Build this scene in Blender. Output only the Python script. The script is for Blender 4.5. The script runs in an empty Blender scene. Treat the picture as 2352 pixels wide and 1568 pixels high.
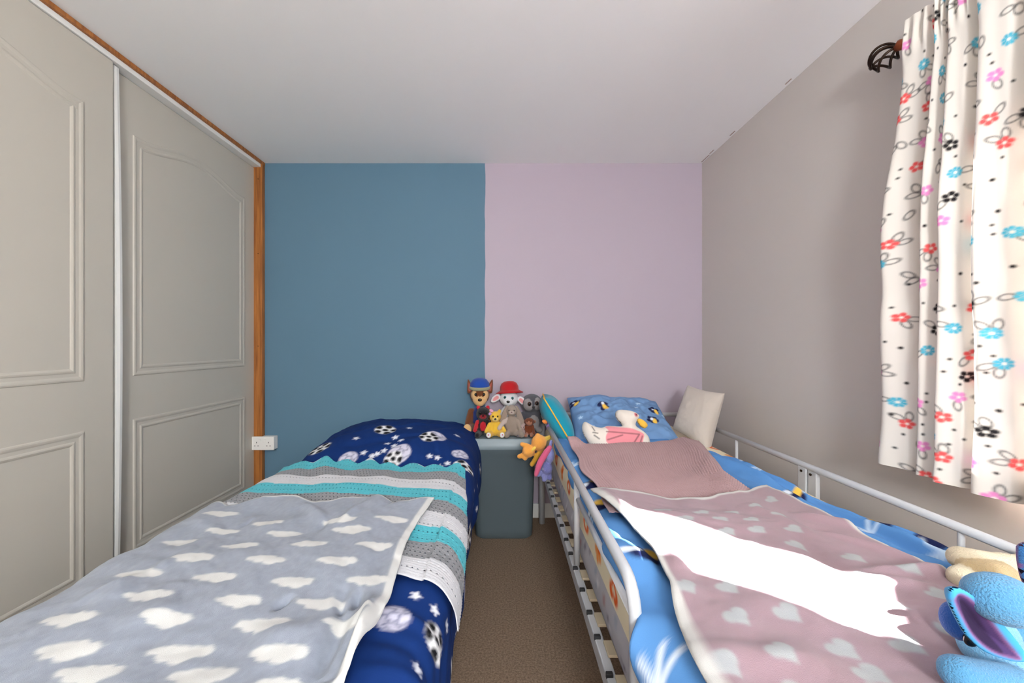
import bpy, bmesh, math, random
import numpy as np
from mathutils import Vector, Matrix, Euler

scn = bpy.context.scene
COL = scn.collection
PI = math.pi
R = math.radians

# ------------------------------------------------------------------ camera
F = 900.0                     # focal length in pixels of the 2352 px wide frame
CU, CV, CZ = 1157.0, 789.0, 1.176
cam_d = bpy.data.cameras.new('camera')
cam_d.sensor_width = 36.0
cam_d.lens = 36.0 * F / 2352.0
cam_d.shift_x = (1176.0 - CU) / 2352.0
cam_d.shift_y = (CV - 784.0) / 2352.0
cam_d.clip_start = 0.02
cam = bpy.data.objects.new('camera', cam_d)
cam.location = (0, 0, CZ)
cam.rotation_euler = (PI / 2, 0, 0)
COL.objects.link(cam)
scn.camera = cam

# ------------------------------------------------------------------ world, sun, added fill light, exposure
SUN_AZ = (-0.751, 0.660)
SUN_EL = R(38.3)
world = bpy.data.worlds.new('sky')
scn.world = world
world.use_nodes = True
wn = world.node_tree.nodes
wl = world.node_tree.links
bg = wn['Background']
tc = wn.new('ShaderNodeTexCoord')
sx = wn.new('ShaderNodeSeparateXYZ')
ramp = wn.new('ShaderNodeValToRGB')
ramp.color_ramp.elements[0].position = 0.0
ramp.color_ramp.elements[0].color = (0.95, 0.97, 1.0, 1)
ramp.color_ramp.elements[1].position = 0.7
ramp.color_ramp.elements[1].color = (0.50, 0.68, 1.0, 1)
wl.new(tc.outputs['Generated'], sx.inputs[0])
wl.new(sx.outputs['Z'], ramp.inputs[0])
wl.new(ramp.outputs[0], bg.inputs[0])
bg.inputs[1].default_value = 5.5

sun_d = bpy.data.lights.new('sun', 'SUN')
sun_d.energy = 46.0
sun_d.angle = R(0.6)
sun_d.color = (1.0, 0.97, 0.94)
sun = bpy.data.objects.new('sun', sun_d)
sdir = Vector((SUN_AZ[0] * math.cos(SUN_EL), SUN_AZ[1] * math.cos(SUN_EL), -math.sin(SUN_EL)))
sun.rotation_euler = sdir.to_track_quat('-Z', 'Y').to_euler()
sun.location = (5, -4, 5)
COL.objects.link(sun)

# added soft fill light behind the camera, brightens walls and ceiling
lamp_d = bpy.data.lights.new('fill_light', 'POINT')
lamp_d.shadow_soft_size = 0.22
lamp_d.energy = 92.0
lamp_d.color = (0.94, 0.98, 1.0)
lamp = bpy.data.objects.new('fill_light', lamp_d)
lamp.location = (0.20, -1.75, 1.72)
COL.objects.link(lamp)

vs = scn.view_settings
vs.view_transform = 'Standard'
vs.look = 'None'
vs.gamma = 1.0
vs.exposure = 1.12
vs.use_curve_mapping = False
scn.cycles.diffuse_bounces = 8
scn.cycles.max_bounces = 14
scn.cycles.transparent_max_bounces = 12
scn.cycles.sample_clamp_indirect = 6.0


# ------------------------------------------------------------------ helpers
def lin(c):
    out = []
    for v in c[:3]:
        v = v / 255.0
        out.append(v / 12.92 if v <= 0.04045 else ((v + 0.055) / 1.055) ** 2.4)
    return tuple(out)


def px(u, v, Y):
    return Vector(((u - CU) * Y / F, Y, CZ - (v - CV) * Y / F))


def pxz(u, v, Z):
    Y = (CZ - Z) * F / (v - CV)
    return (u - CU) * Y / F, Y


def tag(o, label, cat, group=None, kind=None):
    o['label'] = label
    o['category'] = cat
    if group:
        o['group'] = group
    if kind:
        o['kind'] = kind
    return o


def empty(name, loc=(0, 0, 0), rot=(0, 0, 0), label=None, cat=None, group=None, scale=1.0):
    o = bpy.data.objects.new(name, None)
    o.empty_display_size = 0.05
    o.location = loc
    o.rotation_euler = rot
    o.scale = (scale, scale, scale)
    COL.objects.link(o)
    if label:
        tag(o, label, cat, group)
    return o


def struct(o):
    o['kind'] = 'structure'
    return o


def mesh_obj(name, verts, faces, mat, parent=None, smooth=True, cols=None, uv=None):
    me = bpy.data.meshes.new(name)
    verts = np.asarray(verts, dtype=np.float64)
    if isinstance(faces, np.ndarray):
        n, k = faces.shape
        me.vertices.add(len(verts))
        me.vertices.foreach_set('co', verts.astype(np.float32).ravel())
        me.loops.add(n * k)
        me.loops.foreach_set('vertex_index', faces.astype(np.int32).ravel())
        me.polygons.add(n)
        me.polygons.foreach_set('loop_start', np.arange(0, n * k, k, dtype=np.int32))
        me.polygons.foreach_set('loop_total', np.full(n, k, dtype=np.int32))
        me.update(calc_edges=True)
        me.validate()
    else:
        me.from_pydata([tuple(v) for v in verts], [], faces)
        me.update()
    if smooth:
        me.polygons.foreach_set('use_smooth', np.ones(len(me.polygons), dtype=bool))
    if cols is not None:
        a = me.color_attributes.new('print', 'FLOAT_COLOR', 'POINT')
        c = np.ones((len(verts), 4), dtype=np.float32)
        c[:, :3] = cols
        a.data.foreach_set('color', c.ravel())
    o = bpy.data.objects.new(name, me)
    if mat:
        me.materials.append(mat)
    if parent:
        o.parent = parent
    COL.objects.link(o)
    return o


def bm_obj(name, bm, mat, parent=None, smooth=False):
    me = bpy.data.meshes.new(name)
    bm.normal_update()
    bm.to_mesh(me)
    bm.free()
    if smooth:
        me.polygons.foreach_set('use_smooth', np.ones(len(me.polygons), dtype=bool))
    o = bpy.data.objects.new(name, me)
    if mat:
        me.materials.append(mat)
    if parent:
        o.parent = parent
    COL.objects.link(o)
    return o


def add_box(bm, lo, hi, bevel=0.0, seg=2):
    r = bmesh.ops.create_cube(bm, size=1.0)
    c = [(a + b) / 2 for a, b in zip(lo, hi)]
    d = [b - a for a, b in zip(lo, hi)]
    for v in r['verts']:
        v.co = Vector((v.co.x * d[0] + c[0], v.co.y * d[1] + c[1], v.co.z * d[2] + c[2]))
    if bevel > 0:
        es = set()
        for v in r['verts']:
            es.update(v.link_edges)
        bmesh.ops.bevel(bm, geom=list(es), offset=bevel, segments=seg, affect='EDGES', profile=0.5)


def box(name, lo, hi, mat, parent=None, bevel=0.0, seg=2):
    bm = bmesh.new()
    add_box(bm, lo, hi, bevel, seg)
    return bm_obj(name, bm, mat, parent, smooth=False)


def smooth_path(pts, radius=0.05, n=8):
    pts = [Vector(p) for p in pts]
    out = [pts[0]]
    for i in range(1, len(pts) - 1):
        a, b, c = pts[i - 1], pts[i], pts[i + 1]
        d1 = (a - b)
        d2 = (c - b)
        r = min(radius, d1.length * 0.49, d2.length * 0.49)
        p1 = b + d1.normalized() * r
        p2 = b + d2.normalized() * r
        for k in range(n + 1):
            t = k / n
            out.append((1 - t) ** 2 * p1 + 2 * t * (1 - t) * b + t * t * p2)
    out.append(pts[-1])
    return out


def tube_data(pts, rad, seg=10, closed=False, caps=True):
    pts = [Vector(p) for p in pts]
    n = len(pts)
    if not hasattr(rad, '__len__'):
        rad = [rad] * n
    V, Fc = [], []
    up = None
    for i, p in enumerate(pts):
        if closed:
            t = (pts[(i + 1) % n] - pts[i - 1]).normalized()
        else:
            t = (pts[min(i + 1, n - 1)] - pts[max(i - 1, 0)]).normalized()
        if up is None:
            up = Vector((0, 0, 1)) if abs(t.z) < 0.9 else Vector((1, 0, 0))
        up = (up - t * up.dot(t)).normalized()
        s = t.cross(up)
        for k in range(seg):
            a = 2 * PI * k / seg
            V.append(p + (up * math.cos(a) + s * math.sin(a)) * rad[i])
    m = n if closed else n - 1
    for i in range(m):
        for k in range(seg):
            j = (i + 1) % n
            Fc.append((i * seg + k, i * seg + (k + 1) % seg, j * seg + (k + 1) % seg, j * seg + k))
    if caps and not closed:
        Fc.append(tuple(range(seg))[::-1])
        Fc.append(tuple((n - 1) * seg + k for k in range(seg)))
    return V, Fc


def tube(name, pts, rad, mat, parent=None, seg=10, closed=False):
    V, Fc = tube_data(pts, rad, seg, closed)
    o = mesh_obj(name, V, Fc, mat, parent)
    return o


def _h(i, j, seed):
    n = (i.astype(np.int64) * 374761393 + j.astype(np.int64) * 668265263 + seed * 1442695041) & 0x7fffffff
    n = (n ^ (n >> 13)) * 1274126177 & 0x7fffffff
    n = n ^ (n >> 16)
    return (n & 0xffff) / 65535.0


def vnoise(x, y, seed=0):
    x = np.asarray(x, dtype=float)
    y = np.asarray(y, dtype=float)
    i = np.floor(x).astype(np.int64)
    j = np.floor(y).astype(np.int64)
    fx = x - i
    fy = y - j
    fx = fx * fx * fx * (fx * (fx * 6 - 15) + 10)
    fy = fy * fy * fy * (fy * (fy * 6 - 15) + 10)
    a = _h(i, j, seed) * (1 - fx) + _h(i + 1, j, seed) * fx
    b = _h(i, j + 1, seed) * (1 - fx) + _h(i + 1, j + 1, seed) * fx
    return (a * (1 - fy) + b * fy) * 2 - 1


def fbm(x, y, seed=0, oct=3):
    v = 0
    a = 1.0
    for k in range(oct):
        v = v + a * vnoise(x * 2 ** k, y * 2 ** k, seed + k * 17)
        a *= 0.5
    return v


def sstep(a, b, x):
    t = np.clip((x - a) / (b - a), 0, 1)
    return t * t * (3 - 2 * t)


def crease(x, y, p, q, w, amp):
    """raised (amp > 0) or sunk soft fold along the segment p-q"""
    px_, py_ = p
    dx, dy = q[0] - p[0], q[1] - p[1]
    L2 = dx * dx + dy * dy
    t = np.clip(((x - px_) * dx + (y - py_) * dy) / L2, 0, 1)
    d2 = (x - px_ - t * dx) ** 2 + (y - py_ - t * dy) ** 2
    return amp * np.exp(-d2 / (2 * w * w)) * np.sin(PI * np.clip(t * 0.9 + 0.05, 0, 1)) ** 0.5


class Print:
    """flat print on cloth: colour per vertex in cloth metres"""

    def __init__(self, s, t, base, aa=0.002):
        self.s, self.t, self.aa = s, t, aa
        self.c = np.empty(s.shape + (3,))
        self.c[:] = lin(base)

    def put(self, d, col, a=1.0):
        """d: signed distance-like field (negative inside)"""
        m = np.clip(0.5 - d / (2 * self.aa), 0, 1)[..., None] * a
        self.c = self.c * (1 - m) + np.array(lin(col)) * m

    def loc(self, cs, ct, rot=0.0):
        x, y = self.s - cs, self.t - ct
        c, s = math.cos(rot), math.sin(rot)
        return x * c + y * s, -x * s + y * c

    def circle(self, cs, ct, r, col, a=1.0):
        self.put(np.hypot(self.s - cs, self.t - ct) - r, col, a)

    def ellipse(self, cs, ct, rx, ry, col, rot=0.0, a=1.0):
        x, y = self.loc(cs, ct, rot)
        self.put((np.hypot(x / rx, y / ry) - 1) * min(rx, ry), col, a)

    def ring(self, cs, ct, rx, ry, w, col, rot=0.0, a=1.0):
        x, y = self.loc(cs, ct, rot)
        self.put(np.abs((np.hypot(x / rx, y / ry) - 1) * min(rx, ry)) - w / 2, col, a)

    def seg(self, p, q, w, col, a=1.0):
        dx, dy = q[0] - p[0], q[1] - p[1]
        t = np.clip(((self.s - p[0]) * dx + (self.t - p[1]) * dy) / (dx * dx + dy * dy + 1e-12), 0, 1)
        self.put(np.hypot(self.s - p[0] - t * dx, self.t - p[1] - t * dy) - w / 2, col, a)

    def flower(self, cs, ct, r, n, col, rot=0.0, eye=None):
        d = None
        for k in range(n):
            a = rot + 2 * PI * k / n
            e = np.hypot(self.s - cs - 0.62 * r * math.cos(a), self.t - ct - 0.62 * r * math.sin(a)) - (0.40 if n < 7 else 0.27) * r
            d = e if d is None else np.minimum(d, e)
        d = np.minimum(d, np.hypot(self.s - cs, self.t - ct) - 0.5 * r)
        self.put(d, col)
        if eye:
            self.circle(cs, ct, 0.22 * r, eye)

    def heart(self, cs, ct, r, col, rot=0.0):
        x, y = self.loc(cs, ct, rot)
        x = np.abs(x)
        lobes = np.hypot(x - 0.45 * r, y - 0.35 * r) - 0.55 * r
        tri = np.maximum((x * 0.72 - y * 0.69 - 0.55 * r), -(0.6 * r - y) * 0 + y - 0.35 * r)
        self.put(np.minimum(lobes, np.maximum(tri, x - 0.99 * r)), col)

    def star(self, cs, ct, r, col, rot=0.0):
        x, y = self.loc(cs, ct, rot)
        a = np.arctan2(y, x)
        rr = np.hypot(x, y)
        k = np.abs((a / (2 * PI / 5)) % 1 - 0.5) * 2
        self.put(rr - r * (1 - 0.58 * (1 - k)), col)


def grid_faces(nu, nv):
    i, j = np.meshgrid(np.arange(nu - 1), np.arange(nv - 1), indexing='ij')
    a = (i * nv + j).ravel()
    return np.stack([a, a + nv, a + nv + 1, a + 1], axis=1)


def cloth_grid(s0, s1, t0, t1, step):
    ns = max(2, int(round((s1 - s0) / step)) + 1)
    nt = max(2, int(round((t1 - t0) / step)) + 1)
    return np.meshgrid(np.linspace(s0, s1, ns), np.linspace(t0, t1, nt), indexing='ij')


def cloth_obj(name, X, Y, Z, mat, cols=None, parent=None, holes=None, solid=0.0):
    nu, nv = X.shape
    fc = grid_faces(nu, nv)
    if holes is not None:
        fc = fc[~holes[:-1, :-1].ravel()]
    V = np.stack([X.ravel(), Y.ravel(), Z.ravel()], axis=1)
    o = mesh_obj(name, V, fc, mat, parent, cols=None if cols is None else cols.reshape(-1, 3))
    if solid:
        m = o.modifiers.new('thickness', 'SOLIDIFY')
        m.thickness = solid
        m.offset = -1.0
    return o


# ------------------------------------------------------------------ materials
def new_mat(name):
    m = bpy.data.materials.new(name)
    m.use_nodes = True
    nt = m.node_tree
    return m, nt, nt.nodes['Principled BSDF']


def noise_bump(nt, b, scale, strength, dist=0.002, coord='Object', detail=3.0):
    tc = nt.nodes.new('ShaderNodeTexCoord')
    n = nt.nodes.new('ShaderNodeTexNoise')
    n.inputs['Scale'].default_value = scale
    n.inputs['Detail'].default_value = detail
    bp = nt.nodes.new('ShaderNodeBump')
    bp.inputs['Strength'].default_value = strength
    bp.inputs['Distance'].default_value = dist
    nt.links.new(tc.outputs[coord], n.inputs['Vector'])
    nt.links.new(n.outputs['Fac'], bp.inputs['Height'])
    nt.links.new(bp.outputs[0], b.inputs['Normal'])
    return n, tc


def plain(name, col, rough=0.5, metal=0.0, bump=None, var=0.0, varscale=8.0, spec=0.5):
    m, nt, b = new_mat(name)
    b.inputs['Roughness'].default_value = rough
    b.inputs['Metallic'].default_value = metal
    b.inputs['Specular IOR Level'].default_value = spec
    c = lin(col)
    b.inputs['Base Color'].default_value = c + (1,)
    if bump:
        noise_bump(nt, b, bump[0], bump[1], bump[2] if len(bump) > 2 else 0.002)
    if var > 0:
        tc = nt.nodes.new('ShaderNodeTexCoord')
        n = nt.nodes.new('ShaderNodeTexNoise')
        n.inputs['Scale'].default_value = varscale
        n.inputs['Detail'].default_value = 4
        r = nt.nodes.new('ShaderNodeValToRGB')
        r.color_ramp.elements[0].position = 0.3
        r.color_ramp.elements[1].position = 0.7
        r.color_ramp.elements[0].color = tuple(v * (1 - var) for v in c) + (1,)
        r.color_ramp.elements[1].color = tuple(min(1, v * (1 + var)) for v in c) + (1,)
        nt.links.new(tc.outputs['Object'], n.inputs['Vector'])
        nt.links.new(n.outputs['Fac'], r.inputs[0])
        nt.links.new(r.outputs[0], b.inputs['Base Color'])
    return m


def cloth_mat(name, rough=0.9, bump=(900, 0.25, 0.001), sheen=0.0, trans=0.0, col=None, spec=0.2):
    m, nt, b = new_mat(name)
    b.inputs['Roughness'].default_value = rough
    b.inputs['Specular IOR Level'].default_value = spec
    b.inputs['Sheen Weight'].default_value = sheen
    noise_bump(nt, b, *bump)
    if col is None:
        at = nt.nodes.new('ShaderNodeAttribute')
        at.attribute_name = 'print'
        src = at.outputs['Color']
        nt.links.new(src, b.inputs['Base Color'])
    else:
        b.inputs['Base Color'].default_value = lin(col) + (1,)
        src = None
    if trans > 0:
        tr = nt.nodes.new('ShaderNodeBsdfTranslucent')
        if src:
            nt.links.new(src, tr.inputs['Color'])
        else:
            tr.inputs['Color'].default_value = lin(col) + (1,)
        mx = nt.nodes.new('ShaderNodeMixShader')
        mx.inputs[0].default_value = trans
        out = nt.nodes['Material Output']
        nt.links.new(b.outputs[0], mx.inputs[1])
        nt.links.new(tr.outputs[0], mx.inputs[2])
        nt.links.new(mx.outputs[0], out.inputs['Surface'])
    return m


def wood_mat(name):
    m, nt, b = new_mat(name)
    tc = nt.nodes.new('ShaderNodeTexCoord')
    mp = nt.nodes.new('ShaderNodeMapping')
    mp.inputs['Scale'].default_value = (60, 60, 3)
    n = nt.nodes.new('ShaderNodeTexNoise')
    n.inputs['Scale'].default_value = 1.5
    n.inputs['Detail'].default_value = 5
    r = nt.nodes.new('ShaderNodeValToRGB')
    r.color_ramp.elements[0].position = 0.3
    r.color_ramp.elements[0].color = lin((128, 74, 30)) + (1,)
    r.color_ramp.elements[1].position = 0.75
    r.color_ramp.elements[1].color = lin((186, 120, 58)) + (1,)
    nt.links.new(tc.outputs['Object'], mp.inputs[0])
    nt.links.new(mp.outputs[0], n.inputs['Vector'])
    nt.links.new(n.outputs['Fac'], r.inputs[0])
    nt.links.new(r.outputs[0], b.inputs['Base Color'])
    b.inputs['Roughness'].default_value = 0.45
    return m


def back_wall_mat():
    """two paints that meet in a slightly uneven hand-cut line"""
    m, nt, b = new_mat('two_tone_wall_paint')
    tc = nt.nodes.new('ShaderNodeTexCoord')
    sp = nt.nodes.new('ShaderNodeSeparateXYZ')
    n = nt.nodes.new('ShaderNodeTexNoise')
    n.inputs['Scale'].default_value = 5.0
    mul = nt.nodes.new('ShaderNodeMath'); mul.operation = 'MULTIPLY_ADD'
    mul.inputs[1].default_value = 0.016
    mul.inputs[2].default_value = -0.008
    add = nt.nodes.new('ShaderNodeMath'); add.operation = 'ADD'
    gt = nt.nodes.new('ShaderNodeMath'); gt.operation = 'GREATER_THAN'
    gt.inputs[1].default_value = -0.127
    mix = nt.nodes.new('ShaderNodeMix'); mix.data_type = 'RGBA'
    mix.inputs[6].default_value = lin(BLUE_WALL) + (1,)
    mix.inputs[7].default_value = lin(LILAC_WALL) + (1,)
    L = nt.links
    L.new(tc.outputs['Object'], sp.inputs[0])
    L.new(tc.outputs['Object'], n.inputs['Vector'])
    L.new(n.outputs['Fac'], mul.inputs[0])
    L.new(sp.outputs['X'], add.inputs[0])
    L.new(mul.outputs[0], add.inputs[1])
    L.new(add.outputs[0], gt.inputs[0])
    L.new(gt.outputs[0], mix.inputs[0])
    L.new(mix.outputs[2], b.inputs['Base Color'])
    b.inputs['Roughness'].default_value = 0.75
    b.inputs['Specular IOR Level'].default_value = 0.25
    noise_bump(nt, b, 55, 0.12, 0.003)
    return m


def carpet_mat():
    m, nt, b = new_mat('brown_carpet')
    n, tc = noise_bump(nt, b, 320, 0.9, 0.006, detail=6)
    n2 = nt.nodes.new('ShaderNodeTexNoise')
    n2.inputs['Scale'].default_value = 130
    n2.inputs['Detail'].default_value = 6
    n2.inputs['Roughness'].default_value = 0.7
    r = nt.nodes.new('ShaderNodeValToRGB')
    r.color_ramp.elements[0].position = 0.32
    r.color_ramp.elements[0].color = lin((116, 98, 82)) + (1,)
    r.color_ramp.elements[1].position = 0.68
    r.color_ramp.elements[1].color = lin((176, 152, 130)) + (1,)
    nt.links.new(tc.outputs['Object'], n2.inputs['Vector'])
    nt.links.new(n2.outputs['Fac'], r.inputs[0])
    nt.links.new(r.outputs[0], b.inputs['Base Color'])
    b.inputs['Roughness'].default_value = 1.0
    b.inputs['Specular IOR Level'].default_value = 0.0
    return m


def glass_mat():
    m, nt, b = new_mat('window_glass')
    t = nt.nodes.new('ShaderNodeBsdfTransparent')
    g = nt.nodes.new('ShaderNodeBsdfGlossy')
    g.inputs['Roughness'].default_value = 0.0
    mx = nt.nodes.new('ShaderNodeMixShader')
    mx.inputs[0].default_value = 0.05
    nt.links.new(t.outputs[0], mx.inputs[1])
    nt.links.new(g.outputs[0], mx.inputs[2])
    nt.links.new(mx.outputs[0], nt.nodes['Material Output'].inputs['Surface'])
    return m


BLUE_WALL = (94, 126, 147)
LILAC_WALL = (180, 169, 182)
M = {}
M['ceiling'] = plain('ceiling_paint', (246, 247, 247), 0.9, bump=(40, 0.08, 0.003), spec=0.2)
M['rwall'] = plain('mauve_wall_paint', (203, 197, 192), 0.85, bump=(50, 0.12, 0.003), spec=0.2)
M['bwall'] = back_wall_mat()
M['carpet'] = carpet_mat()
M['door'] = plain('wardrobe_door_paint', (190, 185, 174), 0.45, bump=(25, 0.04, 0.002))
M['whitetrim'] = plain('white_trim', (232, 232, 228), 0.4)
M['dark'] = plain('dark_inside', (40, 34, 28), 0.9)
M['wood'] = wood_mat('varnished_pine')
M['plastic_white'] = plain('white_plastic', (236, 234, 230), 0.35)
M['black_hole'] = plain('socket_hole', (40, 40, 42), 0.6)
M['bin'] = plain('grey_bin_plastic', (88, 101, 107), 0.42, bump=(200, 0.05))
M['binlid'] = plain('grey_lid_plastic', (128, 143, 150), 0.42, bump=(200, 0.05))
M['metal'] = plain('painted_bed_metal', (192, 194, 198), 0.35, bump=(80, 0.02))
M['iron'] = plain('aged_dark_iron', (52, 38, 30), 0.35, 0.8, var=0.3, varscale=30)
M['copper'] = plain('aged_copper', (150, 78, 48), 0.4, 0.7, var=0.2, varscale=40)
M['glass'] = glass_mat()
M['pvc'] = plain('white_window_frame', (238, 238, 238), 0.35)
M['duvet'] = cloth_mat('duvet_cotton', 0.85, (500, 0.15, 0.001))
M['knit'] = cloth_mat('knitted_cotton', 0.95, (700, 0.5, 0.002), sheen=0.1)
M['fleece'] = cloth_mat('soft_blanket', 0.95, (900, 0.5, 0.002), sheen=0.2)
M['curtain'] = cloth_mat('curtain_cotton', 0.9, (600, 0.15, 0.001), trans=0.045)
M['fur'] = cloth_mat('plush_fur', 0.95, (420, 0.9, 0.004), sheen=0.25)
M['bead'] = plain('toy_eye_black', (14, 12, 12), 0.12)
M['ground'] = plain('pale_bounce_ground', (226, 223, 217), 0.9, var=0.1, varscale=2)
M['felt'] = plain('black_felt', (22, 20, 22), 0.9, bump=(400, 0.3))

# ------------------------------------------------------------------ room shell
XW, XL, YB, YR, ZC = 1.346, -2.28, 2.66, -2.10, 2.40      # right wall, left wall, back wall, rear wall, ceiling
struct(box('floor', (XL - 0.1, YR - 0.1, -0.12), (XW + 0.30, YB + 0.12, 0), M['carpet']))
struct(box('ceiling', (XL - 0.1, YR - 0.1, ZC), (XW + 0.30, YB + 0.12, ZC + 0.12), M['ceiling']))
struct(box('wall_back', (XL - 0.1, YB, 0), (XW + 0.30, YB + 0.12, ZC), M['bwall']))
struct(box('wall_left', (XL - 0.1, YR, 0), (XL, YB, ZC), M['rwall']))
struct(box('wall_rear', (XL - 0.1, YR - 0.1, 0), (XW + 0.30, YR, ZC), M['rwall']))
WY0, WY1, WZ0, WZ1 = -0.60, 1.00, 0.88, 2.08               # window opening in the right wall
bm = bmesh.new()
T = 0.26
add_box(bm, (XW, YR, 0), (XW + T, WY0, ZC))
add_box(bm, (XW, WY1, 0), (XW + T, YB, ZC))
add_box(bm, (XW, WY0, 0), (XW + T, WY1, WZ0))
add_box(bm, (XW, WY0, WZ1), (XW + T, WY1, ZC))
struct(bm_obj('wall_right', bm, M['rwall']))

win = struct(empty('window_1', (XW + 0.17, 0, 0)))
fx0, fx1 = 0.0, 0.06
for (y0, y1, z0, z1) in ((WY0, WY1, WZ0, WZ0 + 0.06), (WY0, WY1, WZ1 - 0.06, WZ1)):
    box('frame_rail', (fx0, y0, z0), (fx1, y1, z1), M['pvc'], win, 0.006)
for y in (WY0, WY0 + (WY1 - WY0) / 2 + 0.28, WY1 - 0.06):
    box('frame_stile', (fx0, y, WZ0 + 0.06), (fx1, y + 0.06, WZ1 - 0.06), M['pvc'], win, 0.006)
ymid = WY0 + (WY1 - WY0) / 2 + 0.28
box('glass_pane', (0.025, WY0 + 0.06, WZ0 + 0.06), (0.031, ymid, WZ1 - 0.06), M['glass'], win)
box('glass_pane', (0.025, ymid + 0.06, WZ0 + 0.06), (0.031, WY1 - 0.06, WZ1 - 0.06), M['glass'], win)
struct(box('trim_1', (XW - 0.03, WY0 - 0.03, WZ0 - 0.028), (XW + 0.168, WY1 + 0.03, WZ0 + 0.002), M['pvc'], None, 0.008))
tag_ground = struct(box('ground', (XW + 0.4, -14, -2.7), (20, 16, -2.6), M['ground']))  # unseen ground outside, made pale to bounce sunlight up to the ceiling
struct(box('baseboard_back', (-1.55, YB - 0.016, 0.0), (XW - 0.017, YB, 0.095), M['whitetrim'], None, 0.004))
struct(box('baseboard_right', (XW - 0.016, YR + 0.02, 0.0), (XW, YB - 0.002, 0.095), M['whitetrim'], None, 0.004))

# hairline cracks and flaked paint where ceiling meets the right wall
for (y, ln, dx) in ((2.59, 0.10, 0.010), (2.50, 0.05, 0.016), (2.28, 0.05, 0.012), (1.83, 0.04, 0.014)):
    bm = bmesh.new()
    add_box(bm, (XW - dx - 0.006, y - ln / 2, ZC - 0.002), (XW - dx, y + ln / 2, ZC + 0.001), 0.001, 1)
    o = struct(bm_obj('trim_2', bm, plain('flaked_plaster', (176, 160, 150), 0.9)))

# ------------------------------------------------------------------ sliding wardrobe
wd = empty('sliding_wardrobe', (-1.66, 1.2, 0), label='built-in wardrobe with two grey-white arched-panel sliding doors and pine edging', cat='wardrobe')
wo = Vector((-1.66, 1.2, 0))


def wbox(name, lo, hi, mat, bevel=0.0, parent=None):
    return box(name, tuple(Vector(lo) - wo), tuple(Vector(hi) - wo), mat, parent or wd, bevel)


def offset_poly(P, d):
    n = len(P)
    out = []
    for i in range(n):
        a, b, c = P[i - 1], P[i], P[(i + 1) % n]
        e1 = (b - a).normalized()
        e2 = (c - b).normalized()
        n1 = Vector((-e1.y, e1.x))
        n2 = Vector((-e2.y, e2.x))
        m = (n1 + n2)
        m = m / max(0.25, m.dot(n1))
        out.append(b + m * d)
    return out


PROFILE = [(0, 0), (0.003, 0.006), (0.008, 0.008), (0.014, 0.0065), (0.020, 0.003), (0.032, 0.0025),
           (0.036, 0.006), (0.041, 0.007), (0.046, 0.004), (0.050, 0.0)]


def moulding(name, poly, X, parent):
    V, Fc = [], []
    n = len(poly)
    for (d, h) in PROFILE:
        for p in offset_poly(poly, d):
            V.append((X + 0.6 * h - wo.x, p.x - wo.y, p.y))
    for k in range(len(PROFILE) - 1):
        for i in range(n):
            j = (i + 1) % n
            Fc.append((k * n + i, k * n + j, (k + 1) * n + j, (k + 1) * n + i))
    return mesh_obj(name, V, Fc, M['door'], parent, smooth=False)


def wardrobe_door(y0, y1, X, label):
    d = wbox('door', (X - 0.022, y0, 0.03), (X, y1, 2.356), M['door'], 0.002)
    d['label'] = label
    a, b = y0 + 0.115, y1 - 0.115
    # lower panel
    moulding('lower_moulding', [Vector((a, 0.24)), Vector((b, 0.24)), Vector((b, 0.835)), Vector((a, 0.835))], X, d)
    # upper panel with cathedral arch
    P = [Vector((a, 1.03)), Vector((b, 1.03)), Vector((b, 2.12))]
    N = 28
    w = b - a
    for k in range(N + 1):
        t = 1 - k / N
        if 0.06 <= t <= 0.94:
            q = (t - 0.06) / 0.88
            z = 2.12 + 0.068 * (math.sin(PI * q) ** 1.5)
        else:
            z = 2.12
        P.append(Vector((a + w * t, z)))
    Q = [P[0]]
    for p in P[1:]:
        if (p - Q[-1]).length > 0.004:
            Q.append(p)
    moulding('upper_moulding', Q, X, d)
    return d


wardrobe_door(0.70, 1.642, -1.636, 'near sliding door on the front track')
d2 = wardrobe_door(1.655, 2.650, -1.676, 'far sliding door on the rear track, white strip on its near edge')
# bowed white edge profile of the far door
pts = [Vector((-1.660 + 0.010 * math.sin(PI * t), 1.664 + 0.006 * math.sin(PI * t), 0.03 + 2.322 * t)) - wo for t in np.linspace(0, 1, 24)]
V, Fc = [], []
for p in pts:
    for (dx, dy) in ((-0.014, -0.012), (0.014, -0.012), (0.016, 0), (0.014, 0.012), (-0.014, 0.012)):
        V.append(p + Vector((dx, dy, 0)))
for i in range(len(pts) - 1):
    for k in range(5):
        Fc.append((i * 5 + k, i * 5 + (k + 1) % 5, (i + 1) * 5 + (k + 1) % 5, (i + 1) * 5 + k))
mesh_obj('edge_strip', V, Fc, M['whitetrim'], wd, smooth=False)
wbox('edge_strip', (-1.682, 2.640, 0.03), (-1.672, 2.655, 2.352), M['whitetrim'], 0.002)
wbox('top_track', (-1.72, 0.3, 2.358), (-1.629, 2.628, 2.381), M['whitetrim'], 0.002)
wbox('timber_header', (-1.74, 0.3, 2.3812), (-1.617, 2.656, 2.399), M['wood'], 0.001)
wbox('timber_post', (-1.688, 2.628, 0.0), (-1.620, 2.657, 2.384), M['wood'], 0.001)
wbox('bottom_track', (-1.72, 0.3, 0.0), (-1.615, 2.627, 0.022), M['whitetrim'], 0.002)
wbox('back_panel', (-1.80, 0.3, 0.0), (-1.78, 2.65, 2.384), M['dark'])
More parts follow.
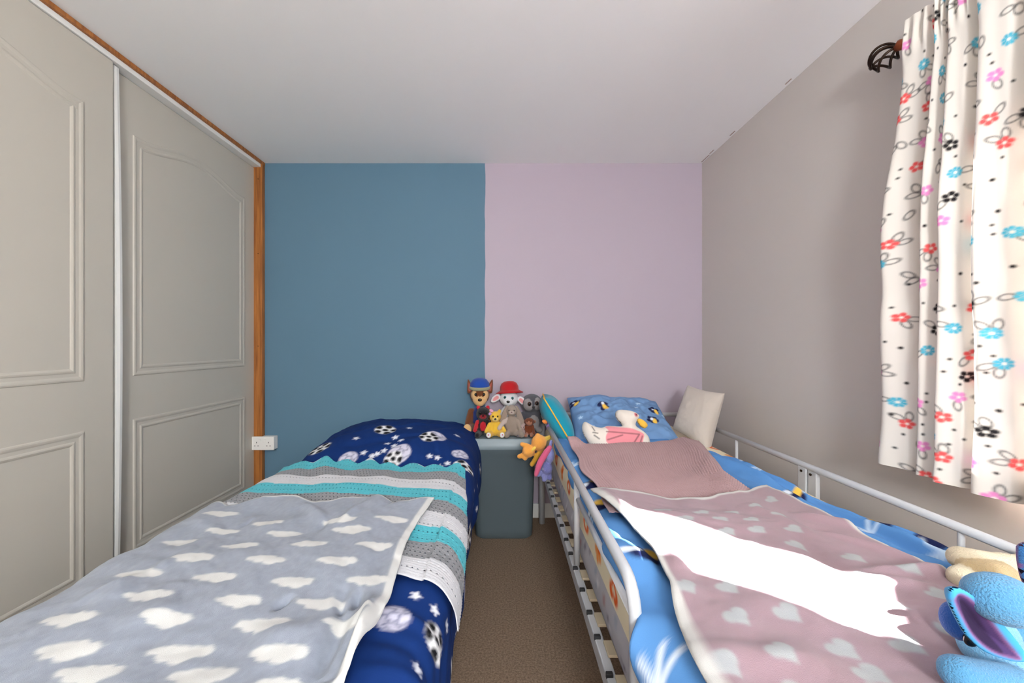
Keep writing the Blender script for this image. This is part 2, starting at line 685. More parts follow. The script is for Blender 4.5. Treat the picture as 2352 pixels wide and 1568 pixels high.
# rest of the wardrobe front, nearer than the two doors
wbox('filler_panel', (-1.70, 0.28, 0.0), (-1.66, 0.72, 2.357), M['door'], 0.002)
for z in (0.55, 1.16, 1.78, 2.28):
    bm = bmesh.new()
    bmesh.ops.create_cone(bm, segments=10, radius1=0.003, radius2=0.003, depth=0.002, cap_ends=True,
                          matrix=Matrix.Translation(Vector((-1.647, 2.6275, z)) - wo) @ Matrix.Rotation(PI / 2, 4, 'X'))
    bm_obj('nail_head', bm, M['iron'], wd)

# ------------------------------------------------------------------ wall socket
so = empty('wall_socket', (-1.606, 2.612, 0.512 + 0.0), label='white double power socket over the pine post beside the blue wall', cat='socket')
box('back_box', (-0.074, 0.006, -0.043), (0.074, 0.045, 0.043), M['plastic_white'], so, 0.003)
box('face_plate', (-0.076, -0.004, -0.045), (0.076, 0.006, 0.045), M['plastic_white'], so, 0.003)
for sx_ in (-0.040, 0.040):
    box('rocker_switch', (sx_ * 0.45 - 0.007, -0.009, 0.012), (sx_ * 0.45 + 0.007, -0.003, 0.030), M['plastic_white'], so, 0.002)
    for (dx, dz, w, h) in ((0, 0.006, 0.004, 0.009), (-0.011, -0.016, 0.008, 0.004), (0.011, -0.016, 0.008, 0.004)):
        box('pin_hole', (sx_ + dx - w / 2, -0.0046, dz - h / 2), (sx_ + dx + w / 2, -0.003, dz + h / 2), M['black_hole'], so)


# ------------------------------------------------------------------ beds
def drape(s, t, B, off):
    r = B['r']
    a0, b0 = B['xL'] + r, B['xR'] - r
    aR = np.clip((s - b0) / r, 0, PI / 2)
    aL = np.clip((a0 - s) / r, 0, PI / 2)
    hang = np.maximum(0, s - b0 - r * PI / 2) + np.maximum(0, a0 - s - r * PI / 2)
    x = np.clip(s, a0, b0) + r * np.sin(aR) - r * np.sin(aL)
    nx = np.sin(aR) - np.sin(aL)
    nz = np.cos(aR) * np.cos(aL)
    z = B['zt'] - r * (1 - np.cos(aR)) - r * (1 - np.cos(aL)) - hang
    f0 = B['yF'] + r
    aF = np.clip((f0 - t) / r, 0, PI / 2)
    y = np.maximum(t, f0) - r * np.sin(aF)
    z = z - r * (1 - np.cos(aF)) - np.maximum(0, f0 - t - r * PI / 2)
    top = B['top'](x, y)
    z = z + top * np.clip(nz * 1.5, 0, 1)
    nz = nz * np.cos(aF)
    return x + nx * off, y - np.sin(aF) * off, z + nz * off


def top_left(x, y):
    dx = (x + 0.60) / 0.46
    dy = (y - 2.27) / 0.44
    d = np.clip(1 - np.abs(dx) ** 3, 0, 1) ** 0.8 * np.clip(1 - np.abs(dy) ** 2.4, 0, 1)
    return 0.112 * d + 0.012 * np.clip(1 - ((x + 0.6) / 0.45) ** 2, 0, 1)


BL = dict(xL=-1.03, xR=-0.140, zt=0.588, r=0.075, yF=0.42, top=top_left)


def unproj(u, v, B):
    z = B['zt']
    for _ in range(30):
        x, y = pxz(u, v, z)
        y = min(y, 2.6)
        z = 0.5 * z + 0.5 * (B['zt'] + float(B['top'](np.array(x), np.array(y))))
    return pxz(u, v, z)


# base of the left bed
lb = empty('divan_bed', (-0.585, 1.52, 0), label='low single divan bed under the navy duvet beside the wardrobe', cat='bed')
bo = Vector((-0.585, 1.52, 0))
box('base', tuple(Vector((-1.0, 0.46, 0.06)) - bo), tuple(Vector((-0.19, 2.64, 0.33)) - bo), plain('divan_fabric', (70, 66, 68), 0.9), lb, 0.02)
box('mattress', tuple(Vector((-1.0, 0.46, 0.332)) - bo), tuple(Vector((-0.185, 2.64, 0.565)) - bo), plain('mattress_cloth', (214, 210, 204), 0.9), lb, 0.05, 3)
for (x, y) in ((-0.96, 0.52), (-0.24, 0.52), (-0.96, 2.58), (-0.24, 2.58)):
    bm = bmesh.new()
    bmesh.ops.create_cone(bm, segments=14, radius1=0.022, radius2=0.026, depth=0.06, cap_ends=True, matrix=Matrix.Translation(Vector((x, y, 0.03)) - bo))
    bm_obj('foot', bm, M['black_hole'], lb)

# navy duvet -------------------------------------------------------
S, Tt = cloth_grid(-1.36, 0.265, 0.20, 2.635, 0.0065)
wr = 0.010 * fbm(S * 5, Tt * 4, 3) + 0.004 * fbm(S * 14 + Tt * 6, Tt * 9, 9)
edge = sstep(-0.20, -0.02, S)
wr += edge * (0.014 * np.sin(Tt * 17 + 2.0 * vnoise(S * 3, Tt * 3, 5)) * sstep(-0.15, 0.2, S) + 0.008 * vnoise(S * 6, Tt * 9, 21))
wr += crease(S, Tt, (-0.9, 2.05), (-0.35, 2.32), 0.02, 0.012) + crease(S, Tt, (-0.8, 1.95), (-0.2, 2.12), 0.018, -0.012)
wr += crease(S, Tt, (-0.5, 1.9), (-0.25, 2.35), 0.018, 0.010)
wr += crease(S, Tt, (-0.30, 0.86), (-0.02, 0.80), 0.012, 0.010) + crease(S, Tt, (-0.28, 0.78), (-0.04, 0.74), 0.012, -0.010) + crease(S, Tt, (-0.25, 0.70), (0.0, 0.70), 0.012, 0.012)
X, Y, Z = drape(S, Tt, BL, 0.006 + wr * 0.75)
X = X - 0.09 * sstep(0.0, 0.30, S) * sstep(-0.05, 0.3, S)
pr = Print(S, Tt, (10, 44, 104), 0.004)


def football(pr, s, t, r, rot):
    pr.circle(s, t, r, (236, 236, 238))
    pr.circle(s, t, r * 0.30, (18, 18, 24))
    for k in range(5):
        a = rot + k * 2 * PI / 5
        x, y = pr.loc(s + 0.82 * r * math.cos(a), t + 0.82 * r * math.sin(a), a)
        d = np.maximum((np.hypot(x, y) - 0.34 * r), np.hypot(pr.s - s, pr.t - t) - r * 1.02)
        pr.put(d, (18, 18, 24))


def lilac_ball(pr, s, t, r, rot):
    pr.circle(s, t, r, (206, 204, 220))
    pr.ring(s, t, r * 0.36, r * 0.36, 0.0045, (120, 122, 150))
    for k in range(5):
        a = rot + k * 2 * PI / 5
        pr.seg((s + 0.36 * r * math.cos(a), t + 0.36 * r * math.sin(a)), (s + 0.72 * r * math.cos(a), t + 0.72 * r * math.sin(a)), 0.0045, (120, 122, 150))
        b = a + PI / 5
        pr.seg((s + 0.72 * r * math.cos(a), t + 0.72 * r * math.sin(a)), (s + 0.98 * r * math.cos(b), t + 0.98 * r * math.sin(b)), 0.0045, (120, 122, 150))


rnd = random.Random(4)
balls = [(885, 990, 'f', .055), (1003, 1006, 'l', .05), (985, 1008, 'f', .05), (800, 1057, 'l', .042), (917, 1046, 'l', .055), (903, 1058, 'f', .042),
         (1056, 1046, 'l', .038), (945, 1080, 'f', .05), (805, 1080, 'f', .045), (735, 1032, 'f', .05), (1064, 1075, 'f', .05)]
for (u, v, k, r) in balls:
    s, t = unproj(u, v, BL)
    (football if k == 'f' else lilac_ball)(pr, s, t, r, rnd.random() * 6)
for (s, t, k, r) in ((-0.235, 0.832, 'l', .036), (-0.125, 0.835, 'f', .040), (-0.055, 1.75, 'l', .05), (0.0, 1.55, 'f', .045), (0.03, 1.25, 'l', .04),
                     (-0.075, 0.70, 'f', .045), (0.05, 2.0, 'f', .05), (0.06, 0.95, 'f', .045), (-0.02, 2.25, 'f', .05), (-0.02, 1.35, 'f', .04), (-1.08, 1.25, 'f', .04), (-1.1, 0.95, 'l', .04)):
    (football if k == 'f' else lilac_ball)(pr, s, t, r, rnd.random() * 6)
for (u, v) in ((818, 1010), (890, 1019), (908, 1005), (921, 1016), (835, 1043), (855, 1050), (867, 1045), (882, 1038), (905, 1027), (987, 1051), (1005, 1054), (940, 985), (1028, 1066), (1010, 1074), (1050, 1000)):
    s, t = unproj(u, v, BL)
    pr.star(s, t, 0.017, (224, 226, 234), rnd.random() * 6)
for (s, t) in ((-0.15, 0.905), (-0.205, 0.915), (-0.155, 0.735), (-0.09, 0.93), (-0.03, 1.12), (-0.05, 1.44), (0.02, 1.85), (-0.06, 1.93), (0.08, 1.4), (0.05, 1.1), (-0.02, 0.80), (0.03, 0.66)):
    pr.star(s, t, 0.015, (228, 230, 238), rnd.random() * 6)
o = cloth_obj('duvet', X, Y, Z, M['duvet'], pr.c)
tag(o, 'navy duvet printed with footballs and white stars on the wardrobe-side bed', 'duvet')

# crochet blanket --------------------------------------------------
A_, B_ = np.meshgrid(np.linspace(0, 0.90, 258), np.linspace(0, 0.84, 241), indexing='ij')   # a: from right edge leftwards, b: from head towards foot
rot = R(8.0)
S = -0.185 - A_ * math.cos(rot) + B_ * math.sin(rot)
Tt = 1.775 - B_ * math.cos(rot) - A_ * math.sin(rot) * -1.0 * 0.55
band = np.floor((B_ + 0.004 * np.sin(A_ * 25)) / 0.094).astype(int)
ruff = np.exp(-B_ / 0.05)
Tt = Tt + ruff * (0.022 * vnoise(A_ * 9, B_ * 0, 7) + 0.012 * np.sin(A_ * 60))
wr = 0.010 + 0.006 * fbm(S * 6, Tt * 6, 31) + ruff * 0.012 * np.abs(np.sin(A_ * 30 + 1)) + 0.0025 * np.sin(B_ / 0.0105 * 2 * PI) * 0.5
wr += crease(A_, B_, (0.66, -0.05), (0.60, 0.14), 0.03, 0.020)
X, Y, Z = drape(S, Tt, BL, 0.012 + np.abs(wr) + 0.010 * sstep(-0.2, 0.0, S))
wr2 = 0.75 * (0.010 * fbm(S * 5, Tt * 4, 3))
Z = Z + wr2 * (S < -0.2)
cset = [(78, 178, 192), (138, 139, 143), (202, 202, 206)]
cols = np.empty(A_.shape + (3,))
for k in range(3):
    cols[(band % 3) == k] = lin(cset[k])
ii, jj = np.meshgrid(np.arange(A_.shape[0]), np.arange(A_.shape[1]), indexing='ij')
holes = (ii % 4 == 1) & (jj % 4 == 1)
holes |= ((band % 3) == 1) & (ii % 4 == 3) & (jj % 4 == 3)
holes &= ~(((band % 3) == 2) & (jj % 8 == 1))
o = cloth_obj('crochet_blanket', X, Y, Z, M['knit'], cols, holes=holes, solid=0.003)
tag(o, 'crocheted blanket with turquoise, grey and white stripes across the navy duvet', 'blanket')

# grey cloud blanket -----------------------------------------------
S, Tt = cloth_grid(-1.085, -0.255, 0.24, 1.355, 0.0042)
e_top = sstep(1.26, 1.355, Tt)
S2 = S + 0.012 * np.sin(Tt * 9 + 1) + 0.010 * vnoise(Tt * 5, S * 2, 8)
T2 = Tt + e_top * (0.020 * np.sin(S * 22) + 0.014 * vnoise(S * 16, Tt, 12)) - 0.06 * sstep(-0.6, -1.1, S) * 0
wr = 0.007 * fbm(S * 5, Tt * 5, 41) + 0.0035 * fbm(S * 13 + Tt * 9, Tt * 11 - S * 5, 44)
wr += e_top * 0.013 * np.abs(vnoise(S * 14, Tt * 3, 51))
for (p, q, w, a) in (((702, 1175), (750, 1215), .012, .018), ((830, 1180), (790, 1225), .010, .014), ((800, 1470), (772, 1575), .018, .034), ((770, 1450), (735, 1575), .014, -.030),
                     ((760, 1415), (785, 1370), .009, -.012), ((795, 1412), (812, 1392), .007, -.010), ((830, 1440), (850, 1400), .012, .012), ((770, 1460), (900, 1420), .03, .012),
                     ((610, 1425), (640, 1405), .008, -.010), ((300, 1360), (230, 1420), .02, .012), ((420, 1330), (520, 1290), .03, .008), ((590, 1240), (660, 1215), .02, .006),
                     ((250, 1480), (400, 1430), .025, .010), ((806, 1462), (772, 1575), .009, -.040), ((828, 1440), (800, 1575), .013, .040), ((795, 1420), (815, 1380), .006, -.014), ((758, 1436), (772, 1412), .006, -.016), ((618, 1420), (650, 1398), .006, -.012), ((330, 1350), (420, 1300), .012, .008), ((170, 1420), (300, 1360), .012, .008), ((880, 1350), (940, 1240), .012, .008), ((740, 1240), (770, 1200), .007, -.010), ((560, 1225), (585, 1205), .006, -.010), ((560, 1500), (700, 1480), .03, .010)):
    wr += crease(S, Tt, pxz(p[0], p[1], .61), pxz(q[0], q[1], .61), w, a)
und = 0.75 * (0.010 * fbm(S2 * 5, T2 * 4, 3) + 0.004 * fbm(S2 * 14 + T2 * 6, T2 * 9, 9))
X, Y, Z = drape(S2, T2, BL, 0.040 + und * 0.6 + wr)
pr = Print(S, Tt, (142, 149, 162), 0.003)
kn = 0.5 + 0.5 * fbm(S * 160, Tt * 120, 77, 2)
pr.c *= (0.93 + 0.12 * np.clip(kn, 0, 1))[..., None]
cl = [(621, 1206), (787, 1206), (906, 1199), (661, 1231), (816, 1227), (715, 1261), (866, 1261), (608, 1300), (773, 1302), (659, 1346), (837, 1342), (717, 1392), (778, 1440), (630, 1518),
      (505, 1185), (518, 1222), (420, 1248), (557, 1261), (442, 1295), (314, 1332), (483, 1339), (327, 1388), (527, 1394), (145, 1440), (360, 1440), (578, 1447), (145, 1511), (401, 1511), (202, 1563), (464, 1572), (655, 1590)]
cpos = [pxz(u, v, 0.628) for (u, v) in cl] + [(-0.98 + 0.15 * k + 0.075 * (r % 2), 0.53 - 0.095 * r) for r in range(3) for k in range(5)]
for i, (s, t) in enumerate(cpos):
    f = 0.9 + 0.2 * rnd.random()
    d = None
    for (x, y, rx, ry) in ((-.036, .006, .020, .013), (-.012, .002, .024, .022), (.014, .000, .024, .026), (.036, .006, .019, .017), (0.0, .012, .048, .012)):
        xx, yy = pr.loc(s, t, 0.0)
        e = (np.hypot((xx - x * f * .9) / (rx * f * .9), (yy - y * f * .78) / (ry * f * .78)) - 1) * ry * f
        d = e if d is None else np.minimum(d, e)
    pr.put(d + 0.0025 * vnoise(S * 90, Tt * 90, i), (206, 206, 203))
pr.put(np.minimum(-0.255 - S - 0.019, 1.355 - Tt - 0.006), (208, 208, 205))
pr.put(S + 1.085 - 0.012, (208, 208, 205))
o = cloth_obj('cloud_blanket', X, Y, Z, M['fleece'], pr.c, solid=0.004)
tag(o, 'soft grey knitted blanket with white clouds lying on the navy duvet', 'blanket')

# ------------------------------------------------------------------ storage bin
bn = empty('storage_bin', (0.0, 2.49, 0), label='grey lidded plastic storage bin standing between the two beds', cat='bin')


def rrect(w, d, r, n=6):
    P = []
    for (cx, cy, a0) in ((w / 2 - r, d / 2 - r, 0), (-w / 2 + r, d / 2 - r, PI / 2), (-w / 2 + r, -d / 2 + r, PI), (w / 2 - r, -d / 2 + r, 1.5 * PI)):
        for k in range(n + 1):
            a = a0 + PI / 2 * k / n
            P.append((cx + r * math.cos(a), cy + r * math.sin(a)))
    return P


def loft(name, rings, mat, parent, cap0=True, cap1=True):
    V, Fc = [], []
    n = None
    for (w, d, r, z) in rings:
        P = rrect(w, d, r)
        n = len(P)
        V += [(p[0], p[1], z) for p in P]
    for i in range(len(rings) - 1):
        for k in range(n):
            Fc.append((i * n + k, i * n + (k + 1) % n, (i + 1) * n + (k + 1) % n, (i + 1) * n + k))
    if cap0:
        Fc.append(tuple(range(n))[::-1])
    if cap1:
        Fc.append(tuple((len(rings) - 1) * n + k for k in range(n)))
    o = mesh_obj(name, V, Fc, mat, parent, smooth=True)
    m = o.modifiers.new('edges', 'EDGE_SPLIT')
    m.split_angle = R(40)
    return o


loft('tub', [(0.325, 0.25, 0.05, 0.0), (0.345, 0.27, 0.05, 0.012), (0.352, 0.275, 0.05, 0.05), (0.378, 0.292, 0.045, 0.47), (0.384, 0.296, 0.045, 0.475),
             (0.386, 0.298, 0.045, 0.515), (0.394, 0.304, 0.045, 0.52), (0.396, 0.306, 0.045, 0.565)], M['bin'], bn)
loft('lid', [(0.396, 0.300, 0.045, 0.545), (0.412, 0.318, 0.05, 0.545), (0.414, 0.320, 0.05, 0.550), (0.414, 0.320, 0.05, 0.572), (0.404, 0.310, 0.045, 0.580), (0.40, 0.306, 0.045, 0.600), (0.39, 0.296, 0.045, 0.607)], M['binlid'], bn, cap0=False)
for sx_ in (-1, 1):
    box('handle', (sx_ * 0.205 - 0.012, -0.06, 0.515), (sx_ * 0.205 + 0.012, 0.06, 0.560), M['binlid'], bn, 0.006)

# ------------------------------------------------------------------ white metal bed on the right
XA, XB, YH, YF = 0.25, 1.15, 2.57, 0.36
mb = empty('metal_bed', (0.7, 1.55, 0), label='white metal single bed with tubular guard rails under the right wall', cat='bed')
mo = Vector((0.7, 1.55, 0))


def mt(name, pts, rad, seg=10, smooth_r=0.0):
    pts = [Vector(p) - mo for p in pts]
    if smooth_r:
        pts = smooth_path(pts, smooth_r)
    return tube(name, pts, rad, M['metal'], mb, seg)


def mbox(name, lo, hi, bevel=0.003, mat=None):
    return box(name, tuple(Vector(lo) - mo), tuple(Vector(hi) - mo), mat or M['metal'], mb, bevel)


ZR = 0.712
for x in (XA, XB):
    mt('leg', [(x, YH, 0.0), (x, YH, ZR)], 0.019, 12)
    mt('leg', [(x, YF, 0.0), (x, YF, 0.46)], 0.019, 12)
    mbox('side_rail', (x - 0.012, YF + 0.015, 0.362), (x + 0.012, YH - 0.015, 0.404))
mt('end_rail', [(XA, YH, ZR), (XB, YH, ZR)], 0.014)
mt('end_rail', [(XA, YH, 0.41), (XB, YH, 0.41)], 0.014)
mt('end_rail', [(XA, YF, 0.41), (XB, YF, 0.41)], 0.014)
for k in range(5):
    x = XA + (XB - XA) * (k + 1) / 6
    mt('end_spindle', [(x, YH, 0.41), (x, YH, ZR)], 0.006, 8)
mt('guard_rail', [(XA, YH, ZR), (XA, 0.745, ZR), (XA, 0.735, 0.43)], 0.0125, 12, 0.07)
mt('guard_rail', [(XA, 1.325, 0.652), (XA, 0.742, 0.652)], 0.008, 10)
mt('rail_post', [(XA - 0.003, 1.325, 0.43), (XA - 0.003, 1.325, ZR)], 0.010, 10)
mt('guard_rail', [(XB, YH, ZR), (XB, YF, ZR)], 0.012, 12)
for y in (1.935, 0.985):
    mt('rail_post', [(XB, y, 0.43), (XB, y, ZR)], 0.007, 8)
mbox('rail_bracket', (XB - 0.006, 1.435, 0.43), (XB + 0.010, 1.475, ZR - 0.006))
mbox('rail_bracket', (XB - 0.010, 1.480, 0.43), (XB + 0.006, 1.520, ZR - 0.006))
for y in (1.455, 1.50):
    bm = bmesh.new()
    bmesh.ops.create_cone(bm, segments=12, radius1=0.005, radius2=0.004, depth=0.004, cap_ends=True, matrix=Matrix.Translation(Vector((XB - 0.011, y, 0.69)) - mo) @ Matrix.Rotation(PI / 2, 4, 'Y'))
    bm_obj('bolt', bm, M['iron'], mb)
mt('cross_bar', [(XA, 1.5, 0.385), (XB, 1.5, 0.385)], 0.012)
slatmat = plain('slat_wood', (190, 176, 150), 0.6)
y = 0.46
while y < 2.5:
    mbox('slat', (XA + 0.006, y - 0.025, 0.405), (XB - 0.006, y + 0.025, 0.413), 0.002, slatmat)
    mbox('slat_clip', (XA - 0.0125, y + 0.030 + 0.008 * math.sin(y * 40), 0.398), (XA + 0.004, y + 0.041 + 0.008 * math.sin(y * 40), 0.412), 0.002, M['black_hole'])
    y += 0.105


def top_right(x, y):
    return 0.010 * np.clip(1 - ((x - 0.7) / 0.45) ** 2, 0, 1) + 0.0 * y


BR = dict(xL=0.268, xR=1.125, zt=0.640, r=0.055, yF=0.38, top=top_right)

# grey patterned mattress under the sheet
S, Tt = cloth_grid(0, 2 * (0.85 + 1.98), 0, 1, 0.02)
pt = rrect(0.845, 2.13, 0.05, 8)
n = len(pt)
rings = []
Vv, Cc, Fc = [], [], []
zs = np.linspace(0.414, 0.535, 9)
per = []
P3 = []
for i in range(n):
    a, b = Vector(pt[i]), Vector(pt[(i + 1) % n])
    m_ = max(1, int((b - a).length / 0.012))
    for k in range(m_):
        P3.append(a + (b - a) * k / m_)
n = len(P3)
arc = np.cumsum([0] + [(P3[(i + 1) % n] - P3[i]).length for i in range(n - 1)])
for zi, z in enumerate(zs):
    q = (z - zs[0]) / (zs[-1] - zs[0])
    bul = 0.012 * math.sin(PI * q)
    for i in range(n):
        c = P3[i]
        e = 1 + bul / max(0.2, c.length)
        Vv.append((c.x * e + 0.70, c.y * e + 1.475, z + 0.006 * math.sin(arc[i] * 14) * (1 - abs(2 * q - 1))))
for zi in range(len(zs) - 1):
    for i in range(n):
        j = (i + 1) % n
        Fc.append((zi * n + i, zi * n + j, (zi + 1) * n + j, (zi + 1) * n + i))
Fc.append(tuple((len(zs) - 1) * n + i for i in range(n)))
Fc.append(tuple(range(n))[::-1])
SS = np.tile(arc, len(zs))
TTv = np.repeat(zs, n)
pr = Print(SS, TTv, (186, 184, 190), 0.006)
for k in range(260):
    pr.circle(rnd.random() * arc[-1], zs[0] + rnd.random() * 0.12, 0.007 + 0.006 * rnd.random(), rnd.choice([(120, 112, 124), (150, 160, 178), (170, 130, 130), (216, 214, 218)]))
o = mesh_obj('mattress', Vv, Fc, M['duvet'], None, cols=pr.c)
tag(o, 'thin grey speckled mattress on the white metal bed frame', 'mattress')

# cream fitted sheet (wraps the upper mattress)
S, Tt = cloth_grid(0.186, 1.207, 0.33, 2.55, 0.007)
wr = 0.002 * fbm(S * 8, Tt * 5, 61)
low = sstep(0.20, 0.12, S)
X, Y, Z = drape(S, Tt, BR, wr + low * 0.006 * np.sin(Tt * 11))
pr = Print(S, Tt, (238, 226, 196), 0.004)
ORG, ORG2 = (226, 96, 34), (232, 148, 78)
for (s, t, k) in ((1.085, 2.01, 0), (1.09, 1.86, 1), (1.095, 1.72, 1), (1.085, 1.62, 0), (1.10, 1.42, 2), (1.09, 1.20, 0), (1.095, 1.06, 1), (0.235, 1.12, 1), (0.228, 0.96, 3), (0.24, 1.28, 0), (0.235, 1.48, 1), (0.235, 1.62, 0), (0.235, 1.80, 1), (0.235, 0.80, 2), (0.235, 2.0, 0), (0.235, 2.2, 1)):
    if k == 0:
        pr.ring(s, t, 0.021, 0.027, 0.016, ORG)
    elif k == 1:
        pr.flower(s, t, 0.036, 5, ORG2, rnd.random() * 6)
        pr.circle(s + 0.01, t - 0.01, 0.014, ORG)
    elif k == 2:
        pr.ellipse(s, t, 0.022, 0.03, (232, 186, 74))
    else:
        pr.heart(s, t, 0.036, ORG, R(90))
        pr.heart(s - 0.002, t, 0.014, (238, 226, 196), R(90))
o = cloth_obj('fitted_sheet', X, Y, Z, M['duvet'], pr.c)
o2 = o
# head end and foot end of the sheeted mattress, closed with a box inside
core = box('mattress_core', (0.285, 0.40, 0.537), (1.108, 2.545, 0.630), plain('sheet_cream', (226, 214, 186), 0.9), o, 0.03, 3)
tag(o, 'cream fitted sheet with orange prints stretched over the mattress of the metal bed', 'sheet')

# blue duvet ------------------------------------------------------
S, Tt = cloth_grid(0.268 - 0.44, 1.125 + 0.02, 0.34, 2.13, 0.0055)
near = sstep(0.74, 0.52, Tt)                      # past the end of the guard rail it spills over the side
lim = 0.268 - near * 0.20 + 0.010 * vnoise(Tt * 9, S * 0, 71)
Sx = np.maximum(S, lim)                           # keep the hanging edge short behind the rail
q = np.clip((S - S.min()) / (S.max() - S.min()), 0, 1)
Sx = lim + (S - S.min()) / (S.max() - S.min()) * ((0.90 + 0.13 * sstep(1.97, 1.62, Tt) + 0.08 * sstep(1.5, 0.9, Tt) + 0.012 * vnoise(Tt * 7, S * 0, 72)) - lim)
wr = (0.012 * fbm(Sx * 6, Tt * 4, 73) + 0.005 * fbm(Sx * 15, Tt * 8, 79)) * (1 - 0.75 * sstep(0.30, 0.36, Sx) * sstep(0.92, 0.84, Sx))
side = sstep(0.33, 0.24, Sx)
wr += side * near * 0.020
wr += sstep(0.36, 0.31, Sx) * sstep(1.2, 0.95, Tt) * (0.011 * np.sin(Sx * 42 + Tt * 22 + 2.5 * vnoise(Sx * 4, Tt * 4, 74)) + 0.004)
wr += crease(Sx, Tt, (0.29, 0.98), (0.25, 0.62), 0.012, 0.022) + crease(Sx, Tt, (0.24, 0.86), (0.18, 0.60), 0.012, 0.024)
rs = sstep(0.90, 1.0, Sx)
wr += rs * (0.010 * np.sin((Sx * 1.0 + 0.12 * Tt) * 95 + 2 * vnoise(Tt * 3, Sx * 3, 76)) + 0.010)
wr += crease(Sx, Tt, (0.955, 1.80), (1.01, 0.72), 0.009, -0.020) + crease(Sx, Tt, (0.975, 1.72), (1.035, 0.80), 0.011, 0.014) + crease(Sx, Tt, (1.02, 1.35), (1.075, 0.72), 0.008, -0.016) + crease(Sx, Tt, (0.90, 1.75), (0.99, 1.30), 0.010, 0.012)
rim = sstep(0.0, 0.03, q) * sstep(1.0, 0.93, q)
off = 0.006 + (0.026 + np.maximum(-0.014, wr)) * rim
off = np.where(near > 0.01, off * (1 - side * near) + side * near * (0.020 + np.maximum(0.0, wr)), off)
X, Y, Z = drape(Sx, Tt, BR, off)
pr = Print(Sx, Tt, (92, 146, 206), 0.004)
NV, YL, LB, WH = (28, 36, 78), (240, 196, 84), (150, 196, 224), (226, 234, 244)
for (s, t) in ((1.01, 1.60), (1.04, 1.44), (0.97, 1.30), (1.05, 1.10), (1.07, 0.98), (1.0, 1.78), (0.20, 0.92), (0.215, 1.15), (0.23, 1.3), (0.30, 1.25), (0.32, 1.4), (0.2, 1.5), (0.21, 1.72), (0.22, 1.9), (0.33, 0.9)):
    a = rnd.random() * 6
    pr.ellipse(s, t, 0.026, 0.034, NV, a)
    pr.ellipse(s + 0.018, t + 0.022, 0.014, 0.022, YL, a)
    pr.ellipse(s - 0.022, t + 0.012, 0.014, 0.012, WH, a)
for (s, t) in ((1.0, 1.5), (1.05, 1.3), (1.02, 0.9), (0.98, 1.05), (0.22, 1.4), (0.25, 1.2), (0.235, 1.0), (0.262, 0.625), (0.02, 0.64), (1.08, 0.8), (0.3, 1.6)):
    for k in range(5):                          # pale coral sprigs
        a = -PI / 2 + (k - 2) * 0.66
        pr.seg((s, t), (s + 0.045 * math.sin(a + PI / 2), t + 0.045 * math.cos(a + PI / 2)), 0.009, (198, 220, 240) if t > 0.8 else (222, 232, 242))
o = cloth_obj('duvet', X, Y, Z, M['duvet'], pr.c)
tag(o, 'bright blue printed duvet on the white metal bed, spilling over its near corner', 'duvet')

# pink waffle blanket ----------------------------------------------
S, Tt = cloth_grid(0.312, 0.955, 1.12, 1.835, 0.0028)
q = (S - 0.312) / 0.643
w_edge = np.interp(Tt, [1.1, 1.28, 1.40, 1.55, 1.70, 1.835], [0.80, 0.80, 0.785, 0.835, 0.90, 0.945])
S2 = 0.312 + q * (w_edge - 0.312) + 0.008 * vnoise(Tt * 6, S * 0, 91) * (1 - q)
T2 = Tt + 0.06 * sstep(1.6, 1.83, Tt) * sstep(0.55, 0.95, q) + 0.008 * vnoise(S * 9, S * 0, 93) * sstep(1.7, 1.83, Tt)
w = 0.008 * fbm(S * 5, Tt * 4, 95) + 0.0012 * (np.cos(S * 2 * PI / 0.0112) + np.cos(Tt * 2 * PI / 0.0112))
w += crease(S2, T2, (0.87, 1.88), (0.74, 1.22), 0.03, 0.028) + crease(S, Tt, (0.345, 1.80), (0.40, 1.25), 0.02, 0.010)
w += 0.035 * sstep(0.39, 0.33, S) * sstep(1.76, 1.83, Tt)          # lifted corner
X, Y, Z = drape(S2, T2, BR, 0.050 + w)
Z = Z + 0.010 * sstep(1.6, 1.83, Tt)
pr = Print(S, Tt, (168, 138, 140), 0.003)
o = cloth_obj('waffle_blanket', X, Y, Z, M['knit'], pr.c, solid=0.004)
tag(o, 'plain dusty pink waffle-knit blanket below the swan cushion', 'blanket')

# pink heart blanket -----------------------------------------------
S, Tt = cloth_grid(0.318, 0.895, 0.40, 1.29, 0.0036)
q = (S - 0.318) / 0.577
e_l = sstep(0.12, 0.0, q)
S2 = S + 0.013 * np.sin((Tt - 0.74) * 8.5) * sstep(0.6, 0.0, q) + 0.003 * vnoise(Tt * 9, S * 0, 101) + sstep(0.3, 1, q) * np.interp(Tt, [0.4, 0.8, 0.95, 1.1, 1.3], [0.02, 0.012, 0.004, -0.012, -0.03])
T2 = Tt + sstep(0.9, 1.29, Tt) * np.interp(q, [0, 0.12, 0.35, 0.55, 0.8, 1.0], [-0.03, -0.05, -0.12, -0.115, -0.06, 0.0])
w = 0.008 * fbm(S * 5, Tt * 5, 105) + 0.003 * fbm(S * 15, Tt * 15, 108)
w += e_l * 0.007 * (1 + np.sin(Tt * 18 + 2 * vnoise(Tt * 4, S, 3)))
for (p, r_, wd_, a) in (((1700, 1170), (1900, 1270), .02, .012), ((1960, 1350), (2190, 1335), .012, .016), ((1960, 1365), (2120, 1380), .010, .012), ((1850, 1290), (2000, 1400), .02, -.010),
                        ((1830, 1200), (2040, 1250), .012, .014), ((1880, 1245), (2090, 1310), .010, .014), ((1520, 1310), (1560, 1350), .012, .016), ((1440, 1190), (1560, 1330), .012, .014),
                        ((2060, 1480), (2190, 1420), .02, .012), ((1900, 1380), (2080, 1450), .015, .010), ((1660, 1540), (1900, 1560), .02, .012)):
    w += crease(S, Tt, pxz(p[0], p[1], .68), pxz(r_[0], r_[1], .68), wd_, a)
